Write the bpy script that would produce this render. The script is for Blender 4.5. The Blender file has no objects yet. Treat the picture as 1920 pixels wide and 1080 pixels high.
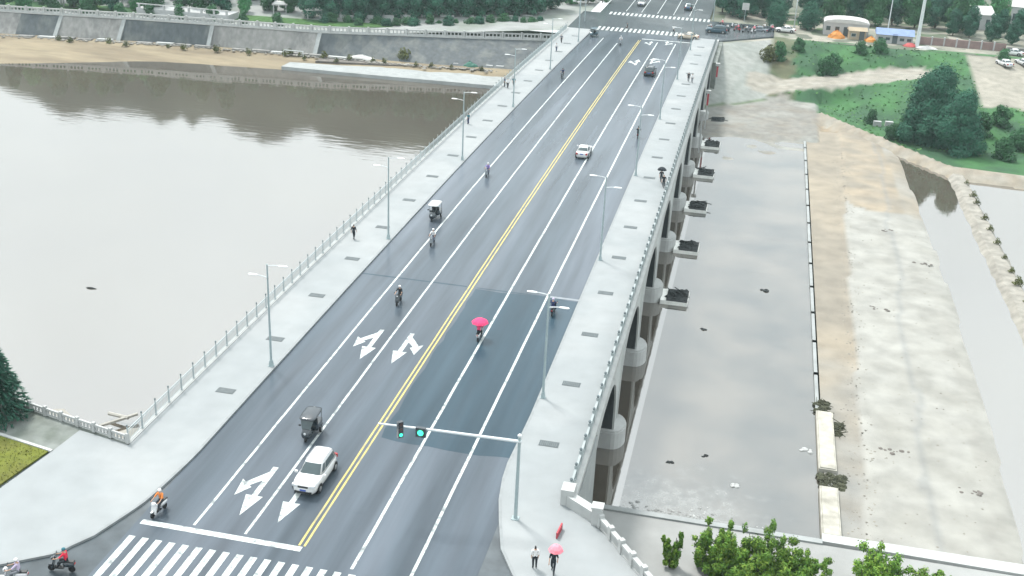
import bpy, math, random
from mathutils import Vector, Matrix, Euler
R = math.radians
PI = math.pi
random.seed(7)
S = bpy.context.scene
COL = S.collection

# ------------------------------------------------------------------ camera
cam_data = bpy.data.cameras.new('camera')
cam = bpy.data.objects.new('camera', cam_data)
COL.objects.link(cam)
F_PX, PITCH, ROLL, YAW = 2164.3, 0.402, -0.047, -0.200
cam_data.sensor_width = 36.0
cam_data.lens = F_PX / 1920 * 36.0
cam_data.clip_start = 0.5
cam_data.clip_end = 6000
cp, sp = math.cos(PITCH), math.sin(PITCH)
c_, s_ = math.cos(YAW), math.sin(YAW)
cr, sr = math.cos(ROLL), math.sin(ROLL)
X0 = Vector((c_, -s_, 0)); U0 = Vector((sp*s_, sp*c_, cp)); F0 = Vector((cp*s_, cp*c_, -sp))
RT = X0*cr - U0*sr
UP = X0*sr + U0*cr
cam.matrix_world = Matrix(((RT.x, UP.x, -F0.x, 24.621), (RT.y, UP.y, -F0.y, 0.0), (RT.z, UP.z, -F0.z, 44.305), (0, 0, 0, 1)))
S.camera = cam

# ------------------------------------------------------------------ sky and sun
SUN_EL, SUN_AZ = R(58), R(-48)          # azimuth from +Y towards +X
world = bpy.data.worlds.new('World')
S.world = world
world.use_nodes = True
nt = world.node_tree
nt.nodes.clear()
out = nt.nodes.new('ShaderNodeOutputWorld')
bg = nt.nodes.new('ShaderNodeBackground')
sky = nt.nodes.new('ShaderNodeTexSky')
sky.sky_type = 'NISHITA'
sky.sun_disc = False
sky.sun_elevation = SUN_EL
sky.sun_rotation = SUN_AZ
sky.air_density = 1.0
sky.dust_density = 3.0
# overcast cloud deck: brighter overhead than at the horizon, with soft uneven cloud
tc = nt.nodes.new('ShaderNodeTexCoord')
sep = nt.nodes.new('ShaderNodeSeparateXYZ')
nt.links.new(tc.outputs['Generated'], sep.inputs[0])
mr = nt.nodes.new('ShaderNodeMapRange')
mr.inputs['From Min'].default_value = 0.0; mr.inputs['From Max'].default_value = 1.0
mr.inputs['To Min'].default_value = 0.72; mr.inputs['To Max'].default_value = 1.0
nt.links.new(sep.outputs['Z'], mr.inputs['Value'])
nz = nt.nodes.new('ShaderNodeTexNoise')
nz.inputs['Scale'].default_value = 2.6; nz.inputs['Detail'].default_value = 5
nt.links.new(tc.outputs['Generated'], nz.inputs['Vector'])
mr2 = nt.nodes.new('ShaderNodeMapRange')
mr2.inputs['From Min'].default_value = 0.3; mr2.inputs['From Max'].default_value = 0.7
mr2.inputs['To Min'].default_value = 0.9; mr2.inputs['To Max'].default_value = 1.1
nt.links.new(nz.outputs['Fac'], mr2.inputs['Value'])
mul = nt.nodes.new('ShaderNodeMath'); mul.operation = 'MULTIPLY'
nt.links.new(mr.outputs[0], mul.inputs[0]); nt.links.new(mr2.outputs[0], mul.inputs[1])
cloud = nt.nodes.new('ShaderNodeVectorMath'); cloud.operation = 'SCALE'
cloud.inputs[0].default_value = (9.45, 10.1, 10.15)
nt.links.new(mul.outputs[0], cloud.inputs['Scale'])
mixs = nt.nodes.new('ShaderNodeMix'); mixs.data_type = 'RGBA'
mixs.inputs['Factor'].default_value = 0.88
nt.links.new(sky.outputs[0], mixs.inputs['A']); nt.links.new(cloud.outputs[0], mixs.inputs['B'])
nt.links.new(mixs.outputs['Result'], bg.inputs['Color'])
bg.inputs['Strength'].default_value = 0.076
nt.links.new(bg.outputs[0], out.inputs[0])

sun_d = bpy.data.lights.new('sun', 'SUN')
sun_d.energy = 1.5
sun_d.angle = R(10)
sun_d.color = (1.0, 0.965, 0.92)
sun = bpy.data.objects.new('sun', sun_d)
COL.objects.link(sun)
sd = Vector((math.sin(SUN_AZ)*math.cos(SUN_EL), math.cos(SUN_AZ)*math.cos(SUN_EL), math.sin(SUN_EL)))
sun.rotation_euler = sd.to_track_quat('Z', 'Y').to_euler()
sun.location = (-60, 120, 90)

S.view_settings.view_transform = 'Standard'
S.view_settings.look = 'None'
S.view_settings.gamma = 1
S.view_settings.exposure = 1.72
S.view_settings.use_curve_mapping = False
S.cycles.max_bounces = 6
S.cycles.sample_clamp_indirect = 6

# ------------------------------------------------------------------ materials
def lin(r, g, b):
    f = lambda v: (v/255/12.92) if v/255 <= .04045 else ((v/255+.055)/1.055)**2.4
    return (f(r), f(g), f(b))

def mat(name, base, rough=.7, var=.15, scale=1.0, spec=.5, metal=0, bump=0, bscale=None, emit=None, second=None, sfac=(.45, .6), ior=None, sscale=None, detail=4, stretch=None, coat=0):
    m = bpy.data.materials.new(name); m.use_nodes = True
    n = m.node_tree.nodes; l = m.node_tree.links
    p = n['Principled BSDF']
    p.inputs['Roughness'].default_value = rough
    p.inputs['Metallic'].default_value = metal
    p.inputs['Specular IOR Level'].default_value = spec
    if ior: p.inputs['IOR'].default_value = ior
    if coat: p.inputs['Coat Weight'].default_value = coat
    geo = n.new('ShaderNodeNewGeometry')
    vec = geo.outputs['Position']
    if stretch:
        mp = n.new('ShaderNodeMapping'); mp.inputs['Scale'].default_value = stretch
        l.new(vec, mp.inputs['Vector']); vec = mp.outputs[0]
    nz = n.new('ShaderNodeTexNoise'); nz.inputs['Scale'].default_value = scale; nz.inputs['Detail'].default_value = detail
    l.new(vec, nz.inputs['Vector'])
    mr = n.new('ShaderNodeMapRange')
    mr.inputs['From Min'].default_value = .3; mr.inputs['From Max'].default_value = .7
    mr.inputs['To Min'].default_value = 1-var; mr.inputs['To Max'].default_value = 1+var
    l.new(nz.outputs['Fac'], mr.inputs['Value'])
    sc = n.new('ShaderNodeVectorMath'); sc.operation = 'SCALE'
    sc.inputs[0].default_value = base
    if second:
        n2 = n.new('ShaderNodeTexNoise'); n2.inputs['Scale'].default_value = sscale or scale*.3; n2.inputs['Detail'].default_value = 5
        l.new(vec, n2.inputs['Vector'])
        r2 = n.new('ShaderNodeMapRange'); r2.inputs['From Min'].default_value = sfac[0]; r2.inputs['From Max'].default_value = sfac[1]
        l.new(n2.outputs['Fac'], r2.inputs['Value'])
        mx = n.new('ShaderNodeMix'); mx.data_type = 'RGBA'
        mx.inputs['A'].default_value = (*base, 1); mx.inputs['B'].default_value = (*second, 1)
        l.new(r2.outputs[0], mx.inputs['Factor']); l.new(mx.outputs['Result'], sc.inputs[0])
    l.new(mr.outputs[0], sc.inputs['Scale'])
    l.new(sc.outputs[0], p.inputs['Base Color'])
    if bump:
        nb = n.new('ShaderNodeTexNoise'); nb.inputs['Scale'].default_value = bscale or scale*6; nb.inputs['Detail'].default_value = 3
        l.new(vec, nb.inputs['Vector'])
        b = n.new('ShaderNodeBump'); b.inputs['Strength'].default_value = bump; b.inputs['Distance'].default_value = .05
        l.new(nb.outputs['Fac'], b.inputs['Height']); l.new(b.outputs[0], p.inputs['Normal'])
    if emit:
        p.inputs['Emission Color'].default_value = (*emit[0], 1); p.inputs['Emission Strength'].default_value = emit[1]
    return m

def mat_leaf(name, a, b, c):
    m = bpy.data.materials.new(name); m.use_nodes = True
    n = m.node_tree.nodes; l = m.node_tree.links
    p = n['Principled BSDF']; p.inputs['Roughness'].default_value = .75; p.inputs['Specular IOR Level'].default_value = .15
    geo = n.new('ShaderNodeNewGeometry')
    oi = n.new('ShaderNodeObjectInfo')
    rp = n.new('ShaderNodeValToRGB')
    rp.color_ramp.elements[0].color = (*a, 1); rp.color_ramp.elements[1].color = (*c, 1)
    e = rp.color_ramp.elements.new(.5); e.color = (*b, 1)
    nz = n.new('ShaderNodeTexNoise'); nz.inputs['Scale'].default_value = .5; nz.inputs['Detail'].default_value = 3
    l.new(geo.outputs['Position'], nz.inputs['Vector'])
    ma = n.new('ShaderNodeMath'); ma.operation = 'MULTIPLY_ADD'; ma.inputs[1].default_value = .45; 
    l.new(geo.outputs['Random Per Island'], ma.inputs[0])
    mb = n.new('ShaderNodeMath'); mb.operation = 'MULTIPLY'; mb.inputs[1].default_value = .55
    l.new(nz.outputs['Fac'], mb.inputs[0]); l.new(mb.outputs[0], ma.inputs[2])
    l.new(ma.outputs[0], rp.inputs['Fac'])
    hs = n.new('ShaderNodeHueSaturation')
    mr = n.new('ShaderNodeMapRange'); mr.inputs['To Min'].default_value = .8; mr.inputs['To Max'].default_value = 1.2
    l.new(oi.outputs['Random'], mr.inputs['Value']); l.new(mr.outputs[0], hs.inputs['Value'])
    l.new(rp.outputs[0], hs.inputs['Color']); l.new(hs.outputs[0], p.inputs['Base Color'])
    return m

def mat_vcol(name, rough=.85, scale=.6, var=.18, bump=.3, spec=.3):
    m = mat(name, (1, 1, 1), rough, var, scale, spec, bump=bump, bscale=3)
    n = m.node_tree.nodes; l = m.node_tree.links
    a = n.new('ShaderNodeVertexColor'); a.layer_name = 'Col'
    sc = [x for x in n if x.type == 'VECT_MATH'][0]
    l.new(a.outputs['Color'], sc.inputs[0])
    return m

def mat_water(name, murk, rough=.03, bump=.12, ior=1.9, deep=None, foam=False):
    m = bpy.data.materials.new(name); m.use_nodes = True
    n = m.node_tree.nodes; l = m.node_tree.links
    p = n['Principled BSDF']; p.inputs['Roughness'].default_value = rough; p.inputs['IOR'].default_value = ior
    geo = n.new('ShaderNodeNewGeometry')
    n1 = n.new('ShaderNodeTexNoise'); n1.inputs['Scale'].default_value = .11 if foam else .035; n1.inputs['Detail'].default_value = 8 if foam else 5
    l.new(geo.outputs['Position'], n1.inputs['Vector'])
    mx = n.new('ShaderNodeMix'); mx.data_type = 'RGBA'
    mx.inputs['A'].default_value = (*murk, 1); mx.inputs['B'].default_value = (*(deep or murk), 1)
    r = n.new('ShaderNodeMapRange'); r.inputs['From Min'].default_value = .35; r.inputs['From Max'].default_value = .65
    l.new(n1.outputs['Fac'], r.inputs['Value']); l.new(r.outputs[0], mx.inputs['Factor']); l.new(mx.outputs['Result'], p.inputs['Base Color'])
    if foam:
        sx_ = n.new('ShaderNodeSeparateXYZ'); l.new(geo.outputs['Position'], sx_.inputs[0])
        fm = n.new('ShaderNodeMapRange'); fm.inputs['From Min'].default_value = 92; fm.inputs['From Max'].default_value = 80.5
        l.new(sx_.outputs['Y'], fm.inputs['Value'])
        nf = n.new('ShaderNodeTexNoise'); nf.inputs['Scale'].default_value = .9; nf.inputs['Detail'].default_value = 7; nf.inputs['Roughness'].default_value = .7
        l.new(geo.outputs['Position'], nf.inputs['Vector'])
        fx = n.new('ShaderNodeMapRange'); fx.inputs['From Min'].default_value = 32; fx.inputs['From Max'].default_value = 24
        l.new(sx_.outputs['X'], fx.inputs['Value'])
        m1 = n.new('ShaderNodeMath'); m1.operation = 'MULTIPLY'; l.new(fm.outputs[0], m1.inputs[0]); l.new(fx.outputs[0], m1.inputs[1])
        m2 = n.new('ShaderNodeMath'); m2.operation = 'MULTIPLY_ADD'; m2.inputs[1].default_value = .34; l.new(m1.outputs[0], m2.inputs[0]); l.new(nf.outputs['Fac'], m2.inputs[2])
        r4 = n.new('ShaderNodeMapRange'); r4.inputs['From Min'].default_value = .60; r4.inputs['From Max'].default_value = .82
        l.new(m2.outputs[0], r4.inputs['Value'])
        mx2 = n.new('ShaderNodeMix'); mx2.data_type = 'RGBA'; mx2.inputs['B'].default_value = (.11, .11, .10, 1)
        l.new(r4.outputs[0], mx2.inputs['Factor']); l.new(mx.outputs['Result'], mx2.inputs['A']); l.new(mx2.outputs['Result'], p.inputs['Base Color'])
        rr4 = n.new('ShaderNodeMapRange'); rr4.inputs['To Min'].default_value = rough; rr4.inputs['To Max'].default_value = .09
        l.new(r4.outputs[0], rr4.inputs['Value']); l.new(rr4.outputs[0], p.inputs['Roughness'])
    n2 = n.new('ShaderNodeTexNoise'); n2.inputs['Scale'].default_value = .55; n2.inputs['Detail'].default_value = 4
    mp = n.new('ShaderNodeMapping'); mp.inputs['Scale'].default_value = (.5, 1.6, 1)
    l.new(geo.outputs['Position'], mp.inputs['Vector']); l.new(mp.outputs[0], n2.inputs['Vector'])
    # calm and ruffled patches
    n3 = n.new('ShaderNodeTexNoise'); n3.inputs['Scale'].default_value = .05; n3.inputs['Detail'].default_value = 2
    l.new(geo.outputs['Position'], n3.inputs['Vector'])
    r3 = n.new('ShaderNodeMapRange'); r3.inputs['From Min'].default_value = .4; r3.inputs['From Max'].default_value = .65
    r3.inputs['To Min'].default_value = bump*.35; r3.inputs['To Max'].default_value = bump
    l.new(n3.outputs['Fac'], r3.inputs['Value'])
    b = n.new('ShaderNodeBump'); b.inputs['Distance'].default_value = .1
    l.new(r3.outputs[0], b.inputs['Strength'])
    l.new(n2.outputs['Fac'], b.inputs['Height']); l.new(b.outputs[0], p.inputs['Normal'])
    return m

M = {}
M['asphalt'] = mat('asphalt', (.048, .063, .078), .24, .24, .8, .22, bump=.06, bscale=9, second=(.080, .096, .116), sscale=.22, sfac=(.38, .64), stretch=(1, .06, 1))
M['asphalt_new'] = mat('asphalt_new', (.019, .040, .056), .27, .18, .8, .2, bump=.08, bscale=9, second=(.032, .056, .075), sscale=.22, stretch=(1, .06, 1))
M['asphalt_side'] = mat('asphalt_side', (.050, .062, .070), .25, .2, .8, .22, bump=.06, bscale=9, second=(.084, .096, .104), sscale=.09)
M['joint'] = mat('joint', (.16, .18, .2), .5, .2, 2)
M['paint'] = mat('paint', (.40, .43, .425), .6, .14, 3, spec=.2, second=(.17, .19, .195), sscale=2.2, sfac=(.52, .68))
M['paint_yellow'] = mat('paint_yellow', (.40, .33, .12), .6, .14, 3, spec=.2, second=(.22, .21, .14), sscale=.9, sfac=(.5, .75))
M['pave'] = mat('pave', (.205, .222, .228), .7, .06, .5, .35, bump=.1, bscale=4, second=(.232, .246, .25), sscale=.09)
M['kerb'] = mat('kerb', (.19, .205, .21), .75, .12, 1.5)
M['concrete'] = mat('concrete', (.24, .255, .255), .75, .10, .7, .3, bump=.15, second=(.20, .215, .21), sscale=.25, sfac=(.5, .8))
M['concrete_old'] = mat('concrete_old', (.15, .165, .155), .8, .2, .9, .3, bump=.3, second=(.10, .115, .10), sscale=.3)
M['block_stone'] = mat('block_stone', (.335, .325, .285), .8, .16, 1.1, .25, bump=.3, second=(.23, .22, .19), sscale=.5, sfac=(.5, .72))
M['cap_white'] = mat('cap_white', (.66, .67, .64), .7, .12, 1.0, .3)
M['fascia'] = mat('fascia', (.36, .38, .375), .75, .10, .8, .3, second=(.30, .32, .31), sscale=.3, stretch=(1, 1, .3))
M['soffit_shade'] = mat('soffit_shade', (.030, .034, .037), .85, .2, .6, .2, second=(.022, .026, .028))  # shade under the arches painted into the vault and pier colour
M['white_stone'] = mat('white_stone', (.34, .35, .345), .7, .08, 1.2, .3)
M['rail_stone'] = mat('rail_stone', (.26, .295, .30), .65, .1, 1.5, .3)
M['rail_metal'] = mat('rail_metal', (.30, .345, .355), .45, .08, 2, .5)
M['rail_cap'] = mat('rail_cap', (.11, .135, .145), .6, .2, 2)
M['metal'] = mat('metal', (.25, .31, .32), .4, .08, 3, .5)
M['metal_white'] = mat('metal_white', (.5, .53, .54), .4, .06, 3, .5)
M['lamp_glass'] = mat('lamp_glass', (.62, .64, .64), .3, .05, 3, .5)
M['iron'] = mat('iron', (.055, .07, .075), .6, .2, 4, .4)
M['iron_bar'] = mat('iron_bar', (.085, .10, .105), .6, .2, 4, .4)
M['black'] = mat('black', (.012, .014, .016), .5, .2, 4, .4)
M['rubber'] = mat('rubber', (.015, .016, .018), .8, .2, 6, .2)
M['rim'] = mat('rim', (.35, .36, .37), .3, .1, 6, .5, metal=.7)
M['glass'] = mat('glass', (.035, .055, .06), .08, .1, 2, .6)
M['paint_white'] = mat('paint_white', (.55, .555, .56), .25, .03, 2, .5, coat=.5)
M['paint_dark'] = mat('paint_dark', (.018, .026, .034), .25, .1, 2, .5, coat=.5)
M['paint_navy'] = mat('paint_navy', (.02, .06, .085), .3, .1, 2, .5, coat=.4)
M['paint_cream'] = mat('paint_cream', (.5, .42, .33), .3, .1, 2, .5, coat=.4)
M['paint_grey'] = mat('paint_grey', (.13, .15, .17), .3, .1, 2, .5, coat=.4)
M['paint_red'] = mat('paint_red', (.36, .02, .03), .35, .1, 2, .5, coat=.4)
M['headlamp'] = mat('headlamp', (.5, .52, .54), .15, .05, 2, .6)
M['taillamp'] = mat('taillamp', (.3, .01, .01), .25, .05, 2, .6)
M['plate_blue'] = mat('plate_blue', (.02, .06, .3), .4, .05, 2)
M['canopy_white'] = mat('canopy_white', (.42, .43, .43), .6, .12, 3)
M['skin'] = mat('skin', (.38, .23, .16), .6, .08, 5)
M['hair'] = mat('hair', (.012, .011, .012), .6, .1, 8)
for k, c in dict(orange=(.62, .2, .05), red=(.55, .03, .06), pink=(.75, .22, .27), hotpink=(.62, .05, .14), white=(.6, .6, .6), dark=(.02, .025, .03), navy=(.025, .035, .09), purple=(.23, .18, .42), grey=(.15, .16, .18), jeans=(.05, .07, .12), teal=(.03, .12, .15), lilac=(.42, .36, .48)).items():
    M['cloth_'+k] = mat('cloth_'+k, c, .85, .12, 6, .2)
M['signal_green'] = mat('signal_green', (.05, .5, .35), .3, .02, 2, emit=((.03, .85, .38), .9))
M['signal_off'] = mat('signal_off', (.05, .03, .03), .3, .1, 2)
M['water'] = mat_water('water', (.072, .062, .050), .03, .12, 3.5, (.084, .073, .057))
M['water_right'] = mat_water('water_right', (.020, .023, .020), .04, .14, 2.55, (.082, .072, .057), True)
M['mud'] = mat('mud', (.15, .128, .098), .6, .2, .5, .4, bump=.4, bscale=2, second=(.19, .17, .14), sscale=.12)
M['sand'] = mat('sand', (.195, .162, .108), .85, .15, .4, .25, bump=.3, bscale=2, second=(.15, .122, .082), sscale=.13, stretch=(.4, 1.6, 1))
M['mud_grey'] = mat('mud_grey', (.11, .10, .09), .8, .25, .8, .3, bump=.4)
M['mud_dark'] = mat('mud_dark', (.010, .014, .015), .7, .3, 1.2, .3, bump=.6, bscale=3)
M['weed_dark'] = mat('weed_dark', (.045, .048, .030), .85, .4, 2.5, .2, bump=.5)
M['grass'] = mat('grass', (.045, .10, .03), .9, .35, 1.2, .15, bump=.5, bscale=6, second=(.03, .075, .03), sscale=.15)
M['grass_olive'] = mat('grass_olive', (.105, .120, .022), .9, .2, 1.5, .15, bump=.5, bscale=8, second=(.10, .105, .025), sscale=.3)
M['grass_blade'] = mat_leaf('grass_blade', (.075, .085, .015), (.105, .12, .022), (.15, .16, .04))
M['revet_dark'] = mat('revet_dark', (.066, .076, .082), .8, .2, 1.3, .3, bump=.3, second=(.10, .108, .106), sscale=.35, stretch=(1, 1, .22))
M['revet_pale'] = mat('revet_pale', (.20, .198, .19), .8, .2, 1.3, .3, bump=.3, second=(.145, .145, .142), sscale=.35, stretch=(1, 1, .22))
M['land'] = mat('land', (.11, .12, .095), .9, .25, .2, .2, bump=.3, second=(.05, .085, .04), sscale=.04)
M['terrain'] = mat_vcol('terrain')
M['riverbed'] = mat_vcol('riverbed', .6, .45, .16, .5, .35)
M['forest'] = mat('forest', (.012, .024, .017), .95, .4, .06, .1, bump=1, bscale=.3, second=(.018, .03, .02), sscale=.015)
M['leaf_teal'] = mat_leaf('leaf_teal', (.010, .052, .034), (.022, .090, .056), (.05, .150, .085))
M['leaf_green'] = mat_leaf('leaf_green', (.012, .055, .022), (.03, .10, .042), (.06, .165, .065))
M['leaf_light'] = mat_leaf('leaf_light', (.03, .12, .045), (.05, .19, .07), (.09, .27, .10))
M['leaf_lime'] = mat_leaf('leaf_lime', (.024, .090, .022), (.090, .185, .028), (.25, .33, .055))
M['leaf_conifer'] = mat_leaf('leaf_conifer', (.010, .040, .030), (.020, .068, .046), (.045, .11, .07))
M['leaf_olive'] = mat_leaf('leaf_olive', (.045, .055, .018), (.075, .085, .028), (.11, .12, .05))
M['leaf_grass'] = mat_leaf('leaf_grass', (.045, .130, .036), (.065, .170, .048), (.11, .22, .065))
M['bark'] = mat('bark', (.05, .042, .034), .9, .3, 3, .2)
M['wall_white'] = mat('wall_white', (.33, .34, .34), .8, .08, .6, .2)
M['wall_cream'] = mat('wall_cream', (.30, .25, .18), .8, .12, .6, .2)
M['wall_brick'] = mat('wall_brick', (.21, .15, .14), .85, .15, .8, .2)
M['wall_blue'] = mat('wall_blue', (.16, .22, .36), .6, .12, .8, .3)
M['roof_grey'] = mat('roof_grey', (.17, .18, .19), .7, .12, 1)
M['tarp_orange'] = mat('tarp_orange', (.48, .19, .035), .7, .15, 1)
M['tarp_white'] = mat('tarp_white', (.40, .40, .39), .7, .1, 1)
M['tarp_red'] = mat('tarp_red', (.33, .05, .05), .7, .2, 1)
M['tarp_green'] = mat('tarp_green', (.015, .10, .07), .7, .15, 1)
M['wood_pale'] = mat('wood_pale', (.33, .32, .29), .8, .12, 2)
M['sign_red'] = mat('sign_red', (.32, .02, .035), .5, .1, 2)

# ------------------------------------------------------------------ mesh helpers
K = 1.021e-4
def zr(y):
    """the bridge deck's long crest"""
    if y < 40: return -K*6400 + 2*K*80*(y-40)*.4
    if y > 250: return -K*130*130
    return -K*(y-120)**2

class MB:
    def __init__(s): s.v = []; s.f = []; s.m = []; s.cur = 0
    def quad(s, a, b, c, d):
        i = len(s.v); s.v += [tuple(a), tuple(b), tuple(c), tuple(d)]; s.f.append((i, i+1, i+2, i+3)); return s
    def tri(s, a, b, c):
        i = len(s.v); s.v += [tuple(a), tuple(b), tuple(c)]; s.f.append((i, i+1, i+2)); return s
    def box(s, x0, x1, y0, y1, z0, z1, taper=0):
        i = len(s.v); t = taper
        s.v += [(x0, y0, z0), (x1, y0, z0), (x1, y1, z0), (x0, y1, z0), (x0+t, y0+t, z1), (x1-t, y0+t, z1), (x1-t, y1-t, z1), (x0+t, y1-t, z1)]
        s.f += [(i, i+3, i+2, i+1), (i+4, i+5, i+6, i+7), (i, i+1, i+5, i+4), (i+1, i+2, i+6, i+5), (i+2, i+3, i+7, i+6), (i+3, i, i+4, i+7)]
        return s
    def obox(s, c, ax, ay, az):
        c = Vector(c); ax = Vector(ax); ay = Vector(ay); az = Vector(az); i = len(s.v)
        for dz in (-1, 1):
            for dx, dy in ((-1, -1), (1, -1), (1, 1), (-1, 1)):
                s.v.append(tuple(c+ax*dx+ay*dy+az*dz))
        s.f += [(i, i+3, i+2, i+1), (i+4, i+5, i+6, i+7), (i, i+1, i+5, i+4), (i+1, i+2, i+6, i+5), (i+2, i+3, i+7, i+6), (i+3, i, i+4, i+7)]
        return s
    def tube(s, pts, rad, n=8, cap=True):
        pts = [Vector(p) for p in pts]
        if not hasattr(rad, '__len__'): rad = [rad]*len(pts)
        rings = []
        prev = None
        for k, p in enumerate(pts):
            d = (pts[min(k+1, len(pts)-1)]-pts[max(k-1, 0)]).normalized()
            u = d.orthogonal().normalized() if prev is None else (prev-d*prev.dot(d)).normalized()
            prev = u; w = d.cross(u)
            i = len(s.v)
            for j in range(n):
                a = 2*PI*j/n
                s.v.append(tuple(p+(u*math.cos(a)+w*math.sin(a))*rad[k]))
            rings.append(i)
        for a, b in zip(rings, rings[1:]):
            for j in range(n):
                s.f.append((a+j, a+(j+1) % n, b+(j+1) % n, b+j))
        if cap:
            s.f.append(tuple(rings[0]+j for j in reversed(range(n)))); s.f.append(tuple(rings[-1]+j for j in range(n)))
        return s
    def lathe(s, prof, n=12, c=(0, 0, 0), axis='z'):
        i0 = len(s.v)
        for r, h in prof:
            for j in range(n):
                a = 2*PI*j/n
                p = (r*math.cos(a), r*math.sin(a), h)
                if axis == 'x': p = (h, r*math.cos(a), r*math.sin(a))
                s.v.append((p[0]+c[0], p[1]+c[1], p[2]+c[2]))
        for k in range(len(prof)-1):
            for j in range(n):
                s.f.append((i0+k*n+j, i0+k*n+(j+1) % n, i0+(k+1)*n+(j+1) % n, i0+(k+1)*n+j))
        s.f.append(tuple(i0+j for j in reversed(range(n)))); s.f.append(tuple(i0+(len(prof)-1)*n+j for j in range(n)))
        return s
    def prism(s, poly, ztop, zbot):
        """poly in plan (counter-clockwise); ztop/zbot numbers or functions of (x,y)"""
        ft = ztop if callable(ztop) else (lambda x, y: ztop)
        fb = zbot if callable(zbot) else (lambda x, y: zbot)
        n = len(poly); i = len(s.v)
        s.v += [(x, y, ft(x, y)) for x, y in poly]+[(x, y, fb(x, y)) for x, y in poly]
        s.f.append(tuple(range(i, i+n)))
        s.f.append(tuple(range(i+2*n-1, i+n-1, -1)))
        for k in range(n):
            k2 = (k+1) % n
            s.f.append((i+k, i+n+k, i+n+k2, i+k2))
        return s
    def strip(s, x0, x1, ys, dz=0, bot=None):
        """sheet following the deck crest between x0 and x1; with bot: closed slab"""
        i = len(s.v)
        for y in ys:
            s.v += [(x0, y, zr(y)+dz), (x1, y, zr(y)+dz)]
            if bot is not None: s.v += [(x0, y, zr(y)+bot), (x1, y, zr(y)+bot)]
        w = 2 if bot is None else 4
        for k in range(len(ys)-1):
            a = i+k*w; b = a+w
            s.f.append((a, a+1, b+1, b))
            if bot is not None:
                s.f += [(a+2, b+2, b+3, a+3), (a, b, b+2, a+2), (a+1, a+3, b+3, b+1)]
        if bot is not None:
            e = i+(len(ys)-1)*w
            s.f += [(i, i+2, i+3, i+1), (e, e+1, e+3, e+2)]
        return s
    def mesh(s, name, m, off=(0, 0, 0), smooth=False):
        me = bpy.data.meshes.new(name)
        ox, oy, oz = off
        me.from_pydata([(x-ox, y-oy, z-oz) for x, y, z in s.v], [], s.f)
        for mm in (m if isinstance(m, (list, tuple)) else [m]): me.materials.append(mm)
        if smooth: me.polygons.foreach_set('use_smooth', [True]*len(me.polygons))
        me.update()
        return me
    def build(s, name, m, parent=None, off=None, smooth=False, loc=None):
        if off is None:
            top = parent
            while top is not None and top.parent is not None: top = top.parent
            off = top.location if (top is not None and top.get('abs')) else (0, 0, 0)
        return link(name, s.mesh(name, m, off, smooth), parent, loc)

def link(name, me, parent=None, loc=None, rot=None, scale=None):
    o = bpy.data.objects.new(name, me); COL.objects.link(o)
    if parent is not None: o.parent = parent
    if loc is not None: o.location = loc
    if rot is not None: o.rotation_euler = rot
    if scale is not None: o.scale = scale
    return o

def thing(name, label, cat, loc=(0, 0, 0), rz=0, group=None, absolute=False):
    o = bpy.data.objects.new(name, None); COL.objects.link(o)
    o.empty_display_size = .2
    o.location = loc; o.rotation_euler = (0, 0, rz)
    tag(o, label, cat, group)
    if absolute: o['abs'] = 1
    return o

def tag(o, label, cat, group=None):
    o['label'] = label; o['category'] = cat
    if group: o['group'] = group
    return o

def kind(o, k='structure'):
    o['kind'] = k; return o

def dup(root, loc, rz=None, label=None, group=None, scale=None, swap=None):
    """copy a thing with its parts and sub-parts; swap: {material name: material} per-object"""
    def cp_(o):
        c = o.copy(); COL.objects.link(c)
        if swap and c.data is not None and hasattr(c.data, 'materials'):
            for i, mt in enumerate(c.data.materials):
                if mt and mt.name in swap:
                    c.material_slots[i].link = 'OBJECT'; c.material_slots[i].material = swap[mt.name]
        return c
    r = cp_(root); r.location = loc
    if rz is not None: r.rotation_euler = (0, 0, rz)
    if scale is not None: r.scale = scale if hasattr(scale, '__len__') else (scale,)*3
    if label: r['label'] = label
    if group: r['group'] = group
    for ch in list(root.children):
        c = cp_(ch); c.parent = r
        for g in list(ch.children):
            d = cp_(g); d.parent = c
    return r

ORD = ['first', 'second', 'third', 'fourth', 'fifth', 'sixth', 'seventh', 'eighth', 'ninth', 'tenth', 'eleventh', 'twelfth', 'thirteenth', 'fourteenth', 'fifteenth', 'sixteenth', 'seventeenth', 'eighteenth', 'nineteenth', 'twentieth', 'twenty-first', 'twenty-second']
def ccw(poly):
    a = sum(x0*y1-x1*y0 for (x0, y0), (x1, y1) in zip(poly, poly[1:]+poly[:1]))
    return poly if a > 0 else poly[::-1]
def interp(pts, x):
    if x <= pts[0][0]: return pts[0][1]
    for (a, b), (c, d) in zip(pts, pts[1:]):
        if x <= c: return b+(d-b)*(x-a)/(c-a)
    return pts[-1][1]
def frange(a, b, st):
    n = max(1, int(math.ceil((b-a)/st-1e-6)))
    return [a+(b-a)*i/n for i in range(n+1)]

hz = bpy.data.materials.new('haze'); hz.use_nodes = True
hz.node_tree.nodes.remove(hz.node_tree.nodes['Principled BSDF'])
vp = hz.node_tree.nodes.new('ShaderNodeVolumePrincipled')
vp.inputs['Color'].default_value = (.80, .97, 1, 1); vp.inputs['Density'].default_value = .00018; vp.inputs['Anisotropy'].default_value = .2
hz.node_tree.links.new(vp.outputs[0], [x for x in hz.node_tree.nodes if x.type == 'OUTPUT_MATERIAL'][0].inputs['Volume'])
kind(MB().box(-1000, 1000, -460, 1000, -14, 125).build('haze', hz), 'stuff')

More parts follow.
